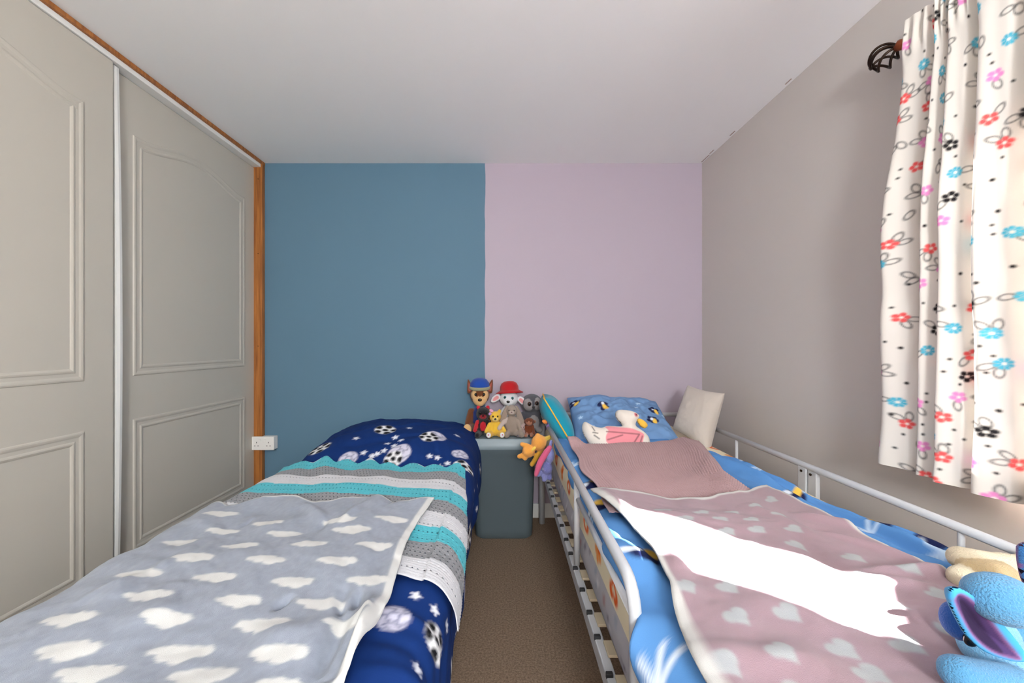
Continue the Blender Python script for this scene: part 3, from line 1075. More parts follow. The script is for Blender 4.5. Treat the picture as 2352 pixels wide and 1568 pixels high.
X, Y, Z = drape(S2, T2, BR, 0.060 + w + 0.012 * sstep(0.95, 1.15, Tt))
pr = Print(S, Tt, (152, 127, 135), 0.003)
hp = [(450, 180), (640, 175), (820, 175), (985, 150), (1130, 120), (580, 245), (780, 250), (970, 255), (1145, 225), (845, 340), (1030, 335), (1250, 330), (1275, 435), (1610, 495), (1920, 580), (1650, 640),
      (620, 700), (870, 690), (960, 880), (1250, 845), (1850, 800), (2120, 740), (1250, 1110), (1590, 1045), (1950, 1030), (930, 1190), (1770, 1200), (2200, 950), (680, 500), (850, 560), (1100, 620), (1400, 760)]
hpos = [pxz(1340 + x / 2.613, 1100 + y / 2.613, 0.70) for (x, y) in hp] + [(0.40 + 0.11 * k + 0.05 * (r % 2), 0.52 - 0.08 * r) for r in range(2) for k in range(5)] + [(0.76, 0.60), (0.86, 0.66), (0.80, 0.72)]
for (s, t) in hpos:
    pr.heart(s, t, 0.0235, (163, 166, 168), R(28))
pr.put(np.minimum(np.minimum(S - 0.318 - 0.010, 1.29 - Tt - 0.012), 0.895 - S - 0.006), (196, 194, 190))
o = cloth_obj('heart_blanket', X, Y, Z, M['fleece'], pr.c, solid=0.005)
tag(o, 'dusty pink blanket with pale hearts and a pale border, partly in sunlight', 'blanket')


# ------------------------------------------------------------------ cushions
def cushion(name, TL, TR, BR_, BL_, T, mat, colfn=None, base=(220, 220, 220), n=64, pinch=0.06, flatness=0.45, wr=0.004, seed=1, parent=None, loc=None):
    TL, TR, BR_, BL_ = (np.array(p, dtype=float) for p in (TL, TR, BR_, BL_))
    u, v = np.meshgrid(np.linspace(-1, 1, n), np.linspace(-1, 1, n), indexing='ij')
    uu = u * (1 - pinch * (1 - v * v) * np.abs(u) ** 3)
    vv = v * (1 - pinch * (1 - u * u) * np.abs(v) ** 3)
    a, b = (uu + 1) / 2, (vv + 1) / 2
    P = ((1 - a) * b)[..., None] * TL + (a * b)[..., None] * TR + (a * (1 - b))[..., None] * BR_ + ((1 - a) * (1 - b))[..., None] * BL_
    ex = (TR - TL + BR_ - BL_)
    ey = (TL - BL_ + TR - BR_)
    nrm = np.cross(ex, ey)
    nrm = nrm / np.linalg.norm(nrm)
    h = T / 2 * (np.clip(1 - np.abs(u) ** 2.6, 0, 1) * np.clip(1 - np.abs(v) ** 2.6, 0, 1)) ** flatness
    W = wr * fbm(u * 3, v * 3, seed) * np.clip(1.05 - np.maximum(np.abs(u), np.abs(v)) ** 4, 0, 1)
    Pf = P + nrm * (h + W)[..., None]
    Pb = P - nrm * h[..., None]
    lw, lh = np.linalg.norm(ex) / 2, np.linalg.norm(ey) / 2
    pr = Print(u * lw / 2, v * lh / 2, base, 0.003)
    if colfn:
        colfn(pr, lw, lh)
    V = np.concatenate([Pf.reshape(-1, 3), Pb.reshape(-1, 3)])
    base_c = np.empty((n * n, 3)); base_c[:] = lin(base)
    C = np.concatenate([pr.c.reshape(-1, 3), base_c])
    f1 = grid_faces(n, n)
    f2 = f1[:, ::-1] + n * n
    me_o = mesh_obj(name, V, np.concatenate([f1, f2]), mat, parent, cols=C)
    bm = bmesh.new(); bm.from_mesh(me_o.data)
    bmesh.ops.remove_doubles(bm, verts=bm.verts, dist=1e-5)
    bm.to_mesh(me_o.data); bm.free()
    # seam curve
    k = np.linspace(-1, 1, n)
    loop = list(P[:, -1]) + list(P[-1, ::-1][1:]) + list(P[::-1, 0][1:]) + list(P[0][1:-1])
    return me_o, loop


def pillow_print(pr, w, h):
    for (s, t, q) in ((-0.255, 0.155, 1), (-0.09, 0.075, 1), (0.10, 0.06, 0), (0.21, 0.05, 1), (0.17, -0.06, 1), (-0.18, -0.14, 0), (-0.10, -0.19, 1), (0.13, 0.12, 0), (0.27, 0.02, 0), (0.0, 0.15, 0), (-0.24, -0.03, 0)):
        if q:
            pr.flower(s, t, 0.036, 5, NV, s * 20)
            pr.ellipse(s + 0.010, t - 0.014, 0.022, 0.012, YL, s * 9)
            pr.circle(s - 0.004, t + 0.006, 0.009, WH)
        else:
            pr.star(s, t, 0.017, (176, 206, 232), s * 30)


pl, ploop = cushion('pillow', px(1302, 914, 2.50), px(1506, 922, 2.50), px(1572, 1030, 2.02), px(1318, 1045, 1.98), 0.15, M['duvet'], pillow_print, (112, 148, 192), n=140, pinch=0.05, flatness=0.42, wr=0.022, seed=6)
tag(pl, 'blue pillow with navy and yellow print propped at the head of the metal bed', 'pillow')
tube('piping', [Vector(p) for p in ploop[:140:4]], 0.004, cloth_mat('pink_piping', col=(196, 152, 146)), pl, 8)['label'] = 'dusty pink piping'
cu, _ = cushion('cushion', px(1580, 884, 2.36), px(1665, 903, 2.12), px(1628, 1046, 2.00), px(1545, 985, 2.24), 0.12, M['fleece'], None, (198, 188, 178), n=80, pinch=0.10, wr=0.0025, seed=9)
tag(cu, 'plain off-white square cushion standing in the corner of the metal bed', 'cushion')
te = empty('cushion', (0.30, 2.12, 0.66), label='teal cushion with yellow piping wedged against the guard rail', cat='cushion')
co = np.array([0.30, 2.12, 0.66])
tc4 = [np.array(p) - co for p in ((0.250, 2.50, 0.855), (0.222, 2.18, 0.875), (0.352, 1.97, 0.655), (0.360, 2.36, 0.665))]
tq, loop = cushion('cover', tc4[0], tc4[1], tc4[2], tc4[3], 0.13, M['fleece'], None, (26, 142, 166), n=50, pinch=0.08, wr=0.004, seed=14, parent=te)
pp = [Vector(p) for p in loop[::2]]
o = tube('piping', pp, 0.0042, cloth_mat('yellow_piping', col=(232, 176, 70)), te, 8, closed=True)
o['label'] = 'yellow piping'


# ------------------------------------------------------------------ puffy flat shapes (swan, ears, wings)
def catmull(P, n=8, closed=True):
    P = [np.array(p, dtype=float) for p in P]
    out = []
    m = len(P)
    for i in range(m):
        p0, p1, p2, p3 = P[i - 1], P[i], P[(i + 1) % m], P[(i + 2) % m]
        for k in range(n):
            t = k / n
            out.append(0.5 * ((2 * p1) + (-p0 + p2) * t + (2 * p0 - 5 * p1 + 4 * p2 - p3) * t * t + (-p0 + 3 * p1 - 3 * p2 + p3) * t ** 3))
    return np.array(out)


def poly_sdf(x, y, P):
    d2 = np.full(x.shape, 1e9)
    inside = np.zeros(x.shape, dtype=bool)
    gx = np.zeros(x.shape); gy = np.zeros(x.shape)
    m = len(P)
    for i in range(m):
        a, b = P[i], P[(i + 1) % m]
        ex, ey = b - a
        t = np.clip(((x - a[0]) * ex + (y - a[1]) * ey) / (ex * ex + ey * ey + 1e-15), 0, 1)
        qx, qy = a[0] + t * ex, a[1] + t * ey
        dd = (x - qx) ** 2 + (y - qy) ** 2
        sel = dd < d2
        d2 = np.where(sel, dd, d2)
        gx = np.where(sel, qx, gx); gy = np.where(sel, qy, gy)
        c = ((a[1] > y) != (b[1] > y)) & (x < (b[0] - a[0]) * (y - a[1]) / (b[1] - a[1] + 1e-15) + a[0])
        inside ^= c
    d = np.sqrt(d2)
    return np.where(inside, -d, d), gx, gy


def puffy(name, P, T, Rr, mat, colfn, base, step=0.004, parent=None, warp=None, back=None, thin_back=1.0):
    P = np.asarray(P)
    lo, hi = P.min(0) - 2 * step, P.max(0) + 2 * step
    x, y = np.meshgrid(np.arange(lo[0], hi[0], step), np.arange(lo[1], hi[1], step), indexing='ij')
    d, gx, gy = poly_sdf(x, y, P)
    out = d > 0
    keep = d < step * 0.75
    x2 = np.where(out, gx, x); y2 = np.where(out, gy, y)
    dd = np.clip(-d, 0, Rr) / Rr
    h = T / 2 * np.sqrt(np.clip(1 - (1 - dd) ** 2, 0, 1))
    pr = Print(x2, y2, base, step * 0.7)
    if colfn:
        colfn(pr)
    nu, nv = x.shape
    fc = grid_faces(nu, nv)
    kf = keep.ravel()
    fc = fc[kf[fc].all(axis=1)]
    n = nu * nv
    V = np.concatenate([np.stack([x2, y2, h], -1).reshape(-1, 3), np.stack([x2, y2, -h * thin_back], -1).reshape(-1, 3)])
    bc = np.empty((n, 3)); bc[:] = lin(back or base)
    C = np.concatenate([pr.c.reshape(-1, 3), bc])
    fa = np.concatenate([fc, fc[:, ::-1] + n])
    used = np.unique(fa)
    mp = np.full(2 * n, -1); mp[used] = np.arange(len(used))
    V = V[used]; C = C[used]; fa = mp[fa]
    if warp:
        V = warp(V)
    o = mesh_obj(name, V, fa, mat, parent, cols=C)
    bm = bmesh.new(); bm.from_mesh(o.data)
    bmesh.ops.remove_doubles(bm, verts=bm.verts, dist=2e-4)
    bm.to_mesh(o.data); bm.free()
    return o


# swan cushion: outline taken in its own plane (metres)
def sw(u, v):   # photo crop of the swan to plane metres
    return ((u - 1415) * 0.00222, (1032 - v) * 0.00222)


sw_out = catmull([sw(*p) for p in ((1345, 970), (1343, 985), (1350, 1005), (1362, 1022), (1385, 1034), (1420, 1036), (1460, 1034), (1484, 1024), (1488, 1005), (1480, 990), (1463, 975), (1468, 962), (1474, 953),
                                   (1466, 944), (1450, 939), (1430, 938), (1422, 944), (1423, 957), (1432, 970), (1430, 976), (1400, 975), (1385, 979), (1368, 975), (1352, 966))], 6)


def swan_print(pr):
    PK, LN = (226, 142, 152), (150, 92, 98)
    w = catmull([sw(*p) for p in ((1393, 978), (1420, 980), (1450, 986), (1472, 996), (1468, 1010), (1456, 1034), (1400, 1036), (1394, 1022), (1388, 1012), (1390, 1000), (1396, 990))], 5)
    d, _, _ = poly_sdf(pr.s, pr.t, w)
    pr.put(d, PK)
    for (p, q) in (((1392, 992), (1460, 998)), ((1392, 1010), (1425, 1000)), ((1462, 998), (1440, 1026)), ((1440, 1026), (1400, 1032)), ((1468, 1002), (1452, 1034))):
        pr.seg(sw(*p), sw(*q), 0.006, LN)
    for (p, q) in (((1362, 980), (1366, 990)), ((1362, 994), (1372, 996)), ((1364, 1000), (1374, 1008))):
        pr.seg(sw(*p), sw(*q), 0.005, (60, 52, 52))
    pr.circle(*sw(1463, 953), 0.010, (214, 110, 120))
    pr.circle(*sw(1464, 953), 0.005, (90, 40, 50))


swn = empty('swan_cushion', (0.548, 1.885, 0.655), rot=(R(62), 0, R(0)), label='white swan-shaped cushion with a pink wing against the blue pillow', cat='cushion')
puffy('body', sw_out, 0.085, 0.05, M['fleece'], swan_print, (226, 218, 208), 0.0035, swn)
bk = catmull([sw(*p) for p in ((1468, 960), (1476, 958), (1486, 965), (1490, 974), (1482, 980), (1472, 972))], 6)
o = puffy('beak', bk, 0.035, 0.02, M['fleece'], None, (236, 188, 74), 0.003, swn)
o['label'] = 'yellow felt beak'


# ------------------------------------------------------------------ plush toys
def blob_mesh(name, prims, mat, parent, voxel=0.006, smooth=4):
    """prims: ('e', centre, radii, colour) or ('c', p0, p1, r0, r1, colour); one continuous stuffed skin"""
    bm = bmesh.new()
    for p in prims:
        if p[0] == 'e':
            mtx = Matrix.Translation(Vector(p[1])) @ Matrix.Diagonal(Vector(tuple(p[2]) + (1,)))
            bmesh.ops.create_icosphere(bm, subdivisions=3, radius=1.0, matrix=mtx)
        else:
            a, b = Vector(p[1]), Vector(p[2])
            n = max(3, int((a - b).length / (0.35 * min(p[3], p[4]))) + 1)
            for k in range(n):
                t = k / (n - 1)
                r = p[3] * (1 - t) + p[4] * t
                bmesh.ops.create_icosphere(bm, subdivisions=2, radius=r, matrix=Matrix.Translation(a + (b - a) * t))
    tmp = bpy.data.meshes.new('tmp')
    bm.to_mesh(tmp); bm.free()
    to = bpy.data.objects.new('tmp', tmp)
    COL.objects.link(to)
    rm = to.modifiers.new('r', 'REMESH'); rm.mode = 'VOXEL'; rm.voxel_size = voxel
    sm = to.modifiers.new('s', 'SMOOTH'); sm.iterations = smooth; sm.factor = 0.5
    dg = bpy.context.evaluated_depsgraph_get()
    me = bpy.data.meshes.new_from_object(to.evaluated_get(dg))
    bpy.data.objects.remove(to); bpy.data.meshes.remove(tmp)
    n = len(me.vertices)
    co = np.empty(n * 3); me.vertices.foreach_get('co', co); co = co.reshape(-1, 3)
    best = np.full(n, 1e9); cc = np.zeros((n, 3))
    for p in prims:
        if p[0] == 'e':
            q = (co - np.array(p[1])) / np.array(p[2])
            d = (np.linalg.norm(q, axis=1) - 1) * min(p[2])
            c = p[3]
        else:
            a, b = np.array(p[1]), np.array(p[2])
            e = b - a
            t = np.clip((co - a) @ e / (e @ e), 0, 1)
            d = np.linalg.norm(co - a - t[:, None] * e, axis=1) - (p[3] * (1 - t) + p[4] * t)
            c = p[5]
        s = d < best
        best[s] = d[s]; cc[s] = lin(c)
    a = me.color_attributes.new('print', 'FLOAT_COLOR', 'POINT')
    C = np.ones((n, 4), dtype=np.float32); C[:, :3] = cc
    a.data.foreach_set('color', C.ravel())
    me.polygons.foreach_set('use_smooth', np.ones(len(me.polygons), dtype=bool))
    me.materials.clear(); me.materials.append(mat)
    me.name = name
    o = bpy.data.objects.new(name, me)
    o.parent = parent
    COL.objects.link(o)
    return o


def ball(name, c, r, mat, parent, rot=None):
    bm = bmesh.new()
    r = r if hasattr(r, '__len__') else (r, r, r)
    m = Matrix.Translation(Vector(c))
    if rot:
        m = m @ Euler(rot).to_matrix().to_4x4()
    bmesh.ops.create_icosphere(bm, subdivisions=3, radius=1.0, matrix=m @ Matrix.Diagonal(Vector(tuple(r) + (1,))))
    return bm_obj(name, bm, mat, parent, smooth=True)


def eyes(parent, y, z, dx, r=0.006, cx=0.0):
    for s in (-1, 1):
        ball('eye', (cx + s * dx, y, z), (r, r * 0.7, r * 1.15), M['bead'], parent)


def felt(col):
    key = 'felt_%d_%d_%d' % col
    if key not in M:
        M[key] = cloth_mat(key, 0.95, (420, 0.6, 0.003), col=col, sheen=0.2)
    return M[key]


def lathe(name, prof, mat, parent, seg=24, loc=(0, 0, 0), rot=(0, 0, 0)):
    V, Fc = [], []
    mtx = Matrix.Translation(Vector(loc)) @ Euler(rot).to_matrix().to_4x4()
    for (r, z) in prof:
        for k in range(seg):
            a = 2 * PI * k / seg
            V.append(mtx @ Vector((r * math.cos(a), r * math.sin(a), z)))
    for i in range(len(prof) - 1):
        for k in range(seg):
            Fc.append((i * seg + k, i * seg + (k + 1) % seg, (i + 1) * seg + (k + 1) % seg, (i + 1) * seg + k))
    Fc.append(tuple((len(prof) - 1) * seg + k for k in range(seg)))
    return mesh_obj(name, V, Fc, mat, parent)


LID = 0.608
TG = 'soft toys on the storage bin'
BRN, TAN, DBL = (112, 62, 32), (218, 176, 122), (30, 52, 110)

# tall brown toy puppy in a blue hat
t = empty('toy_dog', (-0.155, 2.535, LID), rot=(R(-3), 0, R(4)), label='tall brown toy dog in a blue hat, tallest on the storage bin', cat='soft toy', group=TG)
blob_mesh('body', [('e', (0, 0, 0.085), (0.062, 0.05, 0.085), DBL), ('e', (0, -0.012, 0.235), (0.064, 0.058, 0.060), BRN), ('e', (-0.030, -0.038, 0.238), (0.026, 0.028, 0.034), TAN), ('e', (0.030, -0.038, 0.238), (0.026, 0.028, 0.034), TAN),
                   ('e', (0, -0.045, 0.205), (0.045, 0.036, 0.036), TAN), ('e', (0, -0.060, 0.190), (0.030, 0.026, 0.024), TAN),
                   ('c', (-0.055, -0.01, 0.13), (-0.075, -0.05, 0.06), 0.024, 0.022, BRN), ('c', (0.055, -0.01, 0.13), (0.07, -0.05, 0.06), 0.024, 0.022, BRN),
                   ('c', (-0.04, -0.02, 0.03), (-0.075, -0.105, 0.03), 0.030, 0.028, BRN), ('c', (0.04, -0.02, 0.03), (0.06, -0.08, 0.03), 0.030, 0.028, BRN),
                   ('e', (-0.078, -0.128, 0.036), (0.027, 0.016, 0.034), TAN)], M['fur'], t)
for s in (-1, 1):
    e = puffy('ear', catmull([(-.020, 0), (.020, 0), (.017, .045), (.004, .088), (-.012, .05)], 6), 0.016, 0.014, M['fur'], lambda pr: pr.put(poly_sdf(pr.s, pr.t, catmull([(-.010, .012), (.010, .012), (.008, .04), (.003, .066), (-.006, .04)], 5))[0], (176, 96, 84)), BRN, 0.003, t)
    e.location = (s * 0.058, -0.005, 0.252)
    e.rotation_euler = (R(90), 0, 0)
    e.rotation_euler = Euler((R(86), R(s * 14), 0), 'XYZ')
lathe('hat', [(0.060, 0.0), (0.064, 0.020), (0.060, 0.040), (0.045, 0.060), (0.02, 0.070), (0.001, 0.071)], felt((34, 74, 160)), t, loc=(0, -0.010, 0.276), rot=(R(6), 0, 0))
lathe('hat_cuff', [(0.0625, 0.0), (0.0675, 0.003), (0.0690, 0.010), (0.0675, 0.018), (0.0635, 0.021)], felt((150, 150, 120)), t, loc=(0, -0.011, 0.272), rot=(R(6), 0, 0))
ball('nose', (0, -0.083, 0.210), (0.013, 0.009, 0.010), M['bead'], t)
eyes(t, -0.066, 0.243, 0.026, 0.0085)

# white toy dog in a red hat
WHT = (232, 232, 236)
t = empty('toy_dog', (0.012, 2.545, LID), rot=(0, R(6), R(-4)), label='white toy dog in a red felt hat behind the floppy rabbit', cat='soft toy', group=TG)
blob_mesh('body', [('e', (0, 0, 0.085), (0.055, 0.045, 0.085), WHT), ('e', (0, -0.012, 0.215), (0.060, 0.054, 0.052), WHT), ('e', (0, -0.050, 0.198), (0.036, 0.032, 0.028), WHT),
                   ('c', (-0.05, -0.02, 0.11), (-0.06, -0.07, 0.05), 0.020, 0.018, WHT), ('c', (0.05, -0.02, 0.11), (0.06, -0.07, 0.05), 0.020, 0.018, WHT),
                   ('c', (-0.035, -0.03, 0.025), (-0.055, -0.09, 0.022), 0.025, 0.022, WHT), ('c', (0.035, -0.03, 0.025), (0.055, -0.09, 0.022), 0.025, 0.022, WHT)], M['fur'], t)
lathe('hat', [(0.088, 0.0), (0.090, 0.005), (0.070, 0.016), (0.061, 0.022), (0.060, 0.045), (0.050, 0.066), (0.03, 0.078), (0.001, 0.081)], felt((178, 26, 32)), t, loc=(0.0, 0.006, 0.246), rot=(R(-8), R(-10), 0))
for s in (-1, 1):
    e = puffy('ear', catmull([(-.016, 0), (.016, 0), (.022, -.04), (.006, -.068), (-.016, -.045)], 6), 0.016, 0.014, M['fur'], lambda pr: pr.put(poly_sdf(pr.s, pr.t, catmull([(-.008, -.012), (.010, -.012), (.013, -.04), (.004, -.055), (-.008, -.04)], 5))[0], (226, 150, 152)), WHT, 0.003, t)
    e.location = (s * 0.062, -0.020, 0.228); e.rotation_euler = Euler((R(80), R(-s * 52), 0), 'XYZ')
ball('nose', (0, -0.082, 0.204), (0.011, 0.008, 0.008), M['bead'], t)
for s in (-1, 1):
    ball('eye', (s * 0.024, -0.060, 0.226), (0.009, 0.006, 0.010), felt((52, 132, 140)), t)
    ball('pupil', (s * 0.024, -0.066, 0.226), (0.005, 0.003, 0.006), M['bead'], t)

# small black and red toy bear
BK, RD = (26, 24, 30), (190, 26, 44)
t = empty('toy_bear', (-0.128, 2.425, LID), rot=(0, 0, R(3)), label='small black and red toy bear in front of the brown dog', cat='soft toy', group=TG)
blob_mesh('body', [('e', (0, 0, 0.055), (0.036, 0.030, 0.052), BK), ('e', (0, -0.004, 0.135), (0.044, 0.040, 0.042), BK), ('e', (0, -0.034, 0.124), (0.022, 0.014, 0.017), (150, 30, 42)),
                   ('e', (-0.03, 0, 0.174), (0.013, 0.009, 0.013), RD), ('e', (0.03, 0, 0.174), (0.013, 0.009, 0.013), RD), ('e', (0, -0.020, 0.06), (0.020, 0.014, 0.030), RD),
                   ('c', (-0.035, 0, 0.085), (-0.05, -0.035, 0.04), 0.013, 0.013, RD), ('c', (0.035, 0, 0.085), (0.05, -0.03, 0.045), 0.013, 0.013, BK),
                   ('c', (-0.02, -0.015, 0.02), (-0.034, -0.07, 0.018), 0.018, 0.018, BK), ('c', (0.02, -0.015, 0.02), (0.030, -0.07, 0.018), 0.018, 0.018, BK)], M['fur'], t, 0.005, 3)
eyes(t, -0.042, 0.146, 0.017, 0.006)
ball('nose', (0, -0.048, 0.130), (0.007, 0.005, 0.005), M['bead'], t)

# yellow teddy
YW, YW2 = (236, 190, 62), (240, 214, 130)
t = empty('toy_bear', (-0.052, 2.405, LID), rot=(0, 0, R(2)), label='yellow teddy bear with pale paw pads and a pink bow', cat='soft toy', group=TG)
blob_mesh('body', [('e', (0, 0, 0.05), (0.040, 0.033, 0.048), YW), ('e', (0, -0.006, 0.120), (0.036, 0.034, 0.034), YW), ('e', (0, -0.034, 0.110), (0.018, 0.014, 0.014), YW2),
                   ('e', (-0.026, 0, 0.153), (0.013, 0.009, 0.013), YW), ('e', (0.026, 0, 0.153), (0.013, 0.009, 0.013), YW),
                   ('c', (-0.034, -0.005, 0.075), (-0.055, -0.03, 0.035), 0.013, 0.013, YW), ('c', (0.034, -0.005, 0.075), (0.055, -0.03, 0.04), 0.013, 0.013, YW),
                   ('c', (-0.022, -0.015, 0.02), (-0.038, -0.055, 0.022), 0.019, 0.020, YW), ('c', (0.022, -0.015, 0.02), (0.040, -0.055, 0.022), 0.019, 0.020, YW)], M['fur'], t, 0.005, 3)
for s in (-1, 1):
    ball('paw_pad', (s * 0.040, -0.073, 0.024), (0.014, 0.004, 0.016), felt((226, 222, 222)), t)
    ball('pad_spot', (s * 0.042, -0.077, 0.026), (0.004, 0.002, 0.004), felt((196, 70, 90)), t)
eyes(t, -0.036, 0.128, 0.014, 0.005)
ball('nose', (0, -0.048, 0.114), (0.007, 0.005, 0.006), M['bead'], t)
ball('bow', (-0.024, -0.018, 0.160), (0.014, 0.008, 0.009), felt((222, 160, 186)), t, (0, R(30), 0))
ball('bow', (-0.032, -0.024, 0.142), (0.010, 0.007, 0.009), felt((190, 150, 206)), t, (0, R(-30), 0))

# floppy beige-grey rabbit
GB, GB2 = (158, 142, 130), (196, 180, 172)
t = empty('toy_rabbit', (0.050, 2.42, LID), rot=(0, 0, R(-3)), label='floppy grey-beige toy rabbit with long hanging ears', cat='soft toy', group=TG)
blob_mesh('body', [('e', (0, 0, 0.065), (0.044, 0.038, 0.066), GB), ('e', (0, -0.012, 0.158), (0.036, 0.036, 0.034), GB), ('e', (0, -0.040, 0.150), (0.017, 0.014, 0.014), GB2),
                   ('c', (-0.035, -0.01, 0.105), (-0.075, -0.045, 0.055), 0.014, 0.015, GB2), ('c', (0.035, -0.01, 0.105), (0.055, -0.04, 0.05), 0.014, 0.015, GB),
                   ('c', (-0.022, -0.015, 0.02), (-0.03, -0.065, 0.018), 0.020, 0.019, GB), ('c', (0.025, -0.015, 0.02), (0.06, -0.055, 0.020), 0.020, 0.020, GB)], M['fur'], t, 0.005, 3)
for s in (-1, 1):
    e = puffy('ear', catmull([(-.008, 0), (.008, 0), (.018, -.06), (.015, -.105), (0, -.122), (-.015, -.105), (-.018, -.06)], 6), 0.012, 0.012, M['fur'], None, GB, 0.003, t)
    e.location = (s * 0.028, -0.014, 0.182); e.rotation_euler = Euler((R(84), R(-s * 18), R(s * 15)), 'XYZ')
eyes(t, -0.043, 0.163, 0.015, 0.004)
ball('nose', (0, -0.053, 0.154), (0.006, 0.004, 0.004), felt((130, 100, 96)), t)

# grey toy owl-like penguin
SG, SL = (84, 84, 92), (158, 152, 152)
t = empty('toy_penguin', (0.192, 2.540, LID), rot=(0, R(-4), R(6)), label='dark grey toy penguin with a pale round face beside the teal cushion', cat='soft toy', group=TG)
blob_mesh('body', [('e', (0, 0, 0.075), (0.062, 0.050, 0.078), SG), ('e', (0, -0.020, 0.070), (0.042, 0.038, 0.055), SL), ('e', (0, -0.008, 0.185), (0.068, 0.056, 0.060), SG), ('e', (-0.022, -0.034, 0.183), (0.036, 0.034, 0.042), SL), ('e', (0.026, -0.034, 0.183), (0.034, 0.034, 0.042), SL),
                   ('c', (-0.06, 0, 0.12), (-0.078, -0.02, 0.05), 0.016, 0.014, SG), ('c', (0.06, 0, 0.12), (0.078, -0.02, 0.05), 0.016, 0.014, SG),
                   ('e', (-0.03, -0.05, 0.016), (0.024, 0.030, 0.016), SL), ('e', (0.03, -0.05, 0.016), (0.024, 0.030, 0.016), SL)], M['fur'], t)
for s in (-1, 1):
    ball('eye', (s * 0.024, -0.066, 0.190), (0.013, 0.008, 0.014), felt((70, 42, 32)), t)
    ball('pupil', (s * 0.024, -0.072, 0.190), (0.008, 0.004, 0.009), M['bead'], t)
ball('beak', (0, -0.068, 0.168), (0.010, 0.012, 0.008), felt((60, 56, 58)), t)

# little toys at the front right of the lid
t = empty('toy_mouse', (0.108, 2.400, LID), rot=(0, 0, R(10)), label='tiny pinkish-grey toy mouse at the front edge of the bin lid', cat='soft toy', group=TG)
PG = (186, 160, 156)
blob_mesh('body', [('e', (0, 0, 0.028), (0.024, 0.026, 0.027), PG), ('e', (0, -0.012, 0.058), (0.020, 0.019, 0.018), PG), ('e', (-0.016, -0.005, 0.074), (0.009, 0.005, 0.009), PG), ('e', (0.016, -0.005, 0.074), (0.009, 0.005, 0.009), PG),
                   ('c', (-0.012, -0.012, 0.012), (-0.026, -0.032, 0.011), 0.011, 0.011, (110, 104, 110)), ('c', (0.012, -0.012, 0.012), (0.024, -0.032, 0.011), 0.011, 0.011, PG)], M['fur'], t, 0.004, 2)
eyes(t, -0.028, 0.062, 0.008, 0.003)
t = empty('toy_monkey', (0.158, 2.418, LID), rot=(0, 0, R(-8)), label='small russet toy monkey beside the grey penguin', cat='soft toy', group=TG)
RU, RU2 = (120, 58, 28), (176, 118, 92)
blob_mesh('body', [('e', (0, 0, 0.038), (0.024, 0.022, 0.036), RU), ('e', (0, -0.006, 0.088), (0.030, 0.026, 0.025), RU), ('e', (0, -0.024, 0.084), (0.018, 0.012, 0.016), RU2), ('e', (-0.032, 0, 0.088), (0.010, 0.006, 0.011), RU2), ('e', (0.032, 0, 0.088), (0.010, 0.006, 0.011), RU2),
                   ('c', (-0.022, 0, 0.06), (-0.032, -0.03, 0.02), 0.008, 0.009, RU), ('c', (0.022, 0, 0.06), (0.032, -0.03, 0.02), 0.008, 0.009, RU),
                   ('c', (-0.012, -0.01, 0.012), (-0.018, -0.05, 0.012), 0.010, 0.012, RU2), ('c', (0.012, -0.01, 0.012), (0.018, -0.05, 0.012), 0.010, 0.012, RU2)], M['fur'], t, 0.004, 2)
eyes(t, -0.032, 0.092, 0.008, 0.003)

# toys hanging from the guard rail
HG = 'soft toys hanging from the guard rail'
OR_ = (238, 164, 74)
t = empty('toy_bear', (0.205, 2.04, 0.62), label='orange teddy bear hanging head down from the guard rail by the bin', cat='soft toy', group=HG)
q = lambda u, v, y=2.03: px(u, v, y) - Vector((0.205, 2.04, 0.62))
blob_mesh('body', [('e', q(1238, 1016), (0.040, 0.040, 0.042), OR_), ('e', q(1214, 1036), (0.033, 0.032, 0.032), OR_), ('c', q(1212, 1024), q(1199, 1020), 0.014, 0.012, OR_), ('c', q(1205, 1044), q(1193, 1048), 0.014, 0.013, OR_),
                   ('e', q(1235, 999), (0.013, 0.010, 0.011), OR_), ('e', q(1206, 1052), (0.012, 0.02, 0.012), OR_), ('c', q(1245, 1030), q(1222, 1066), 0.014, 0.013, (214, 160, 50)), ('c', q(1248, 1010), q(1262, 1004), 0.014, 0.012, (226, 190, 80))], M['fur'], t, 0.005, 3)
lathe('neck_ribbon', [(0.030, -0.006), (0.034, 0), (0.030, 0.006)], felt((236, 200, 90)), t, 20, loc=q(1226, 1026), rot=(0, R(-48), 0))
t = empty('toy_elephant', (0.225, 1.95, 0.60), label='lilac-blue toy elephant with a pink blanket hanging from the guard rail', cat='soft toy', group=HG)
q = lambda u, v, y=1.93: px(u, v, y) - Vector((0.225, 1.95, 0.60))
LI, LI2, PKK = (142, 146, 204), (122, 124, 186), (206, 92, 128)
blob_mesh('body', [('e', q(1262, 1044), (0.024, 0.036, 0.042), LI), ('e', q(1256, 1074), (0.028, 0.034, 0.032), LI2), ('c', q(1252, 1084), q(1250, 1100), 0.013, 0.014, LI), ('c', q(1246, 1078), q(1236, 1090), 0.012, 0.012, LI), ('c', q(1262, 1084), q(1263, 1098), 0.012, 0.012, LI2),
                   ('e', q(1248, 1074), (0.010, 0.026, 0.012), (196, 192, 196)), ('c', q(1262, 1030), q(1266, 1014), 0.010, 0.009, LI)], M['fur'], t, 0.005, 3)
o = puffy('blanket_strip', catmull([q(1258, 1020).xz, q(1266, 1026).xz, q(1246, 1062).xz, q(1234, 1088).xz, q(1226, 1086).xz, q(1232, 1058).xz, q(1246, 1034).xz], 6), 0.03, 0.016, M['fleece'], None, PKK, 0.003, t)
o.rotation_euler = (R(90), 0, 0); o.location = (0, -0.045, 0)
o['label'] = 'pink fleece strip'
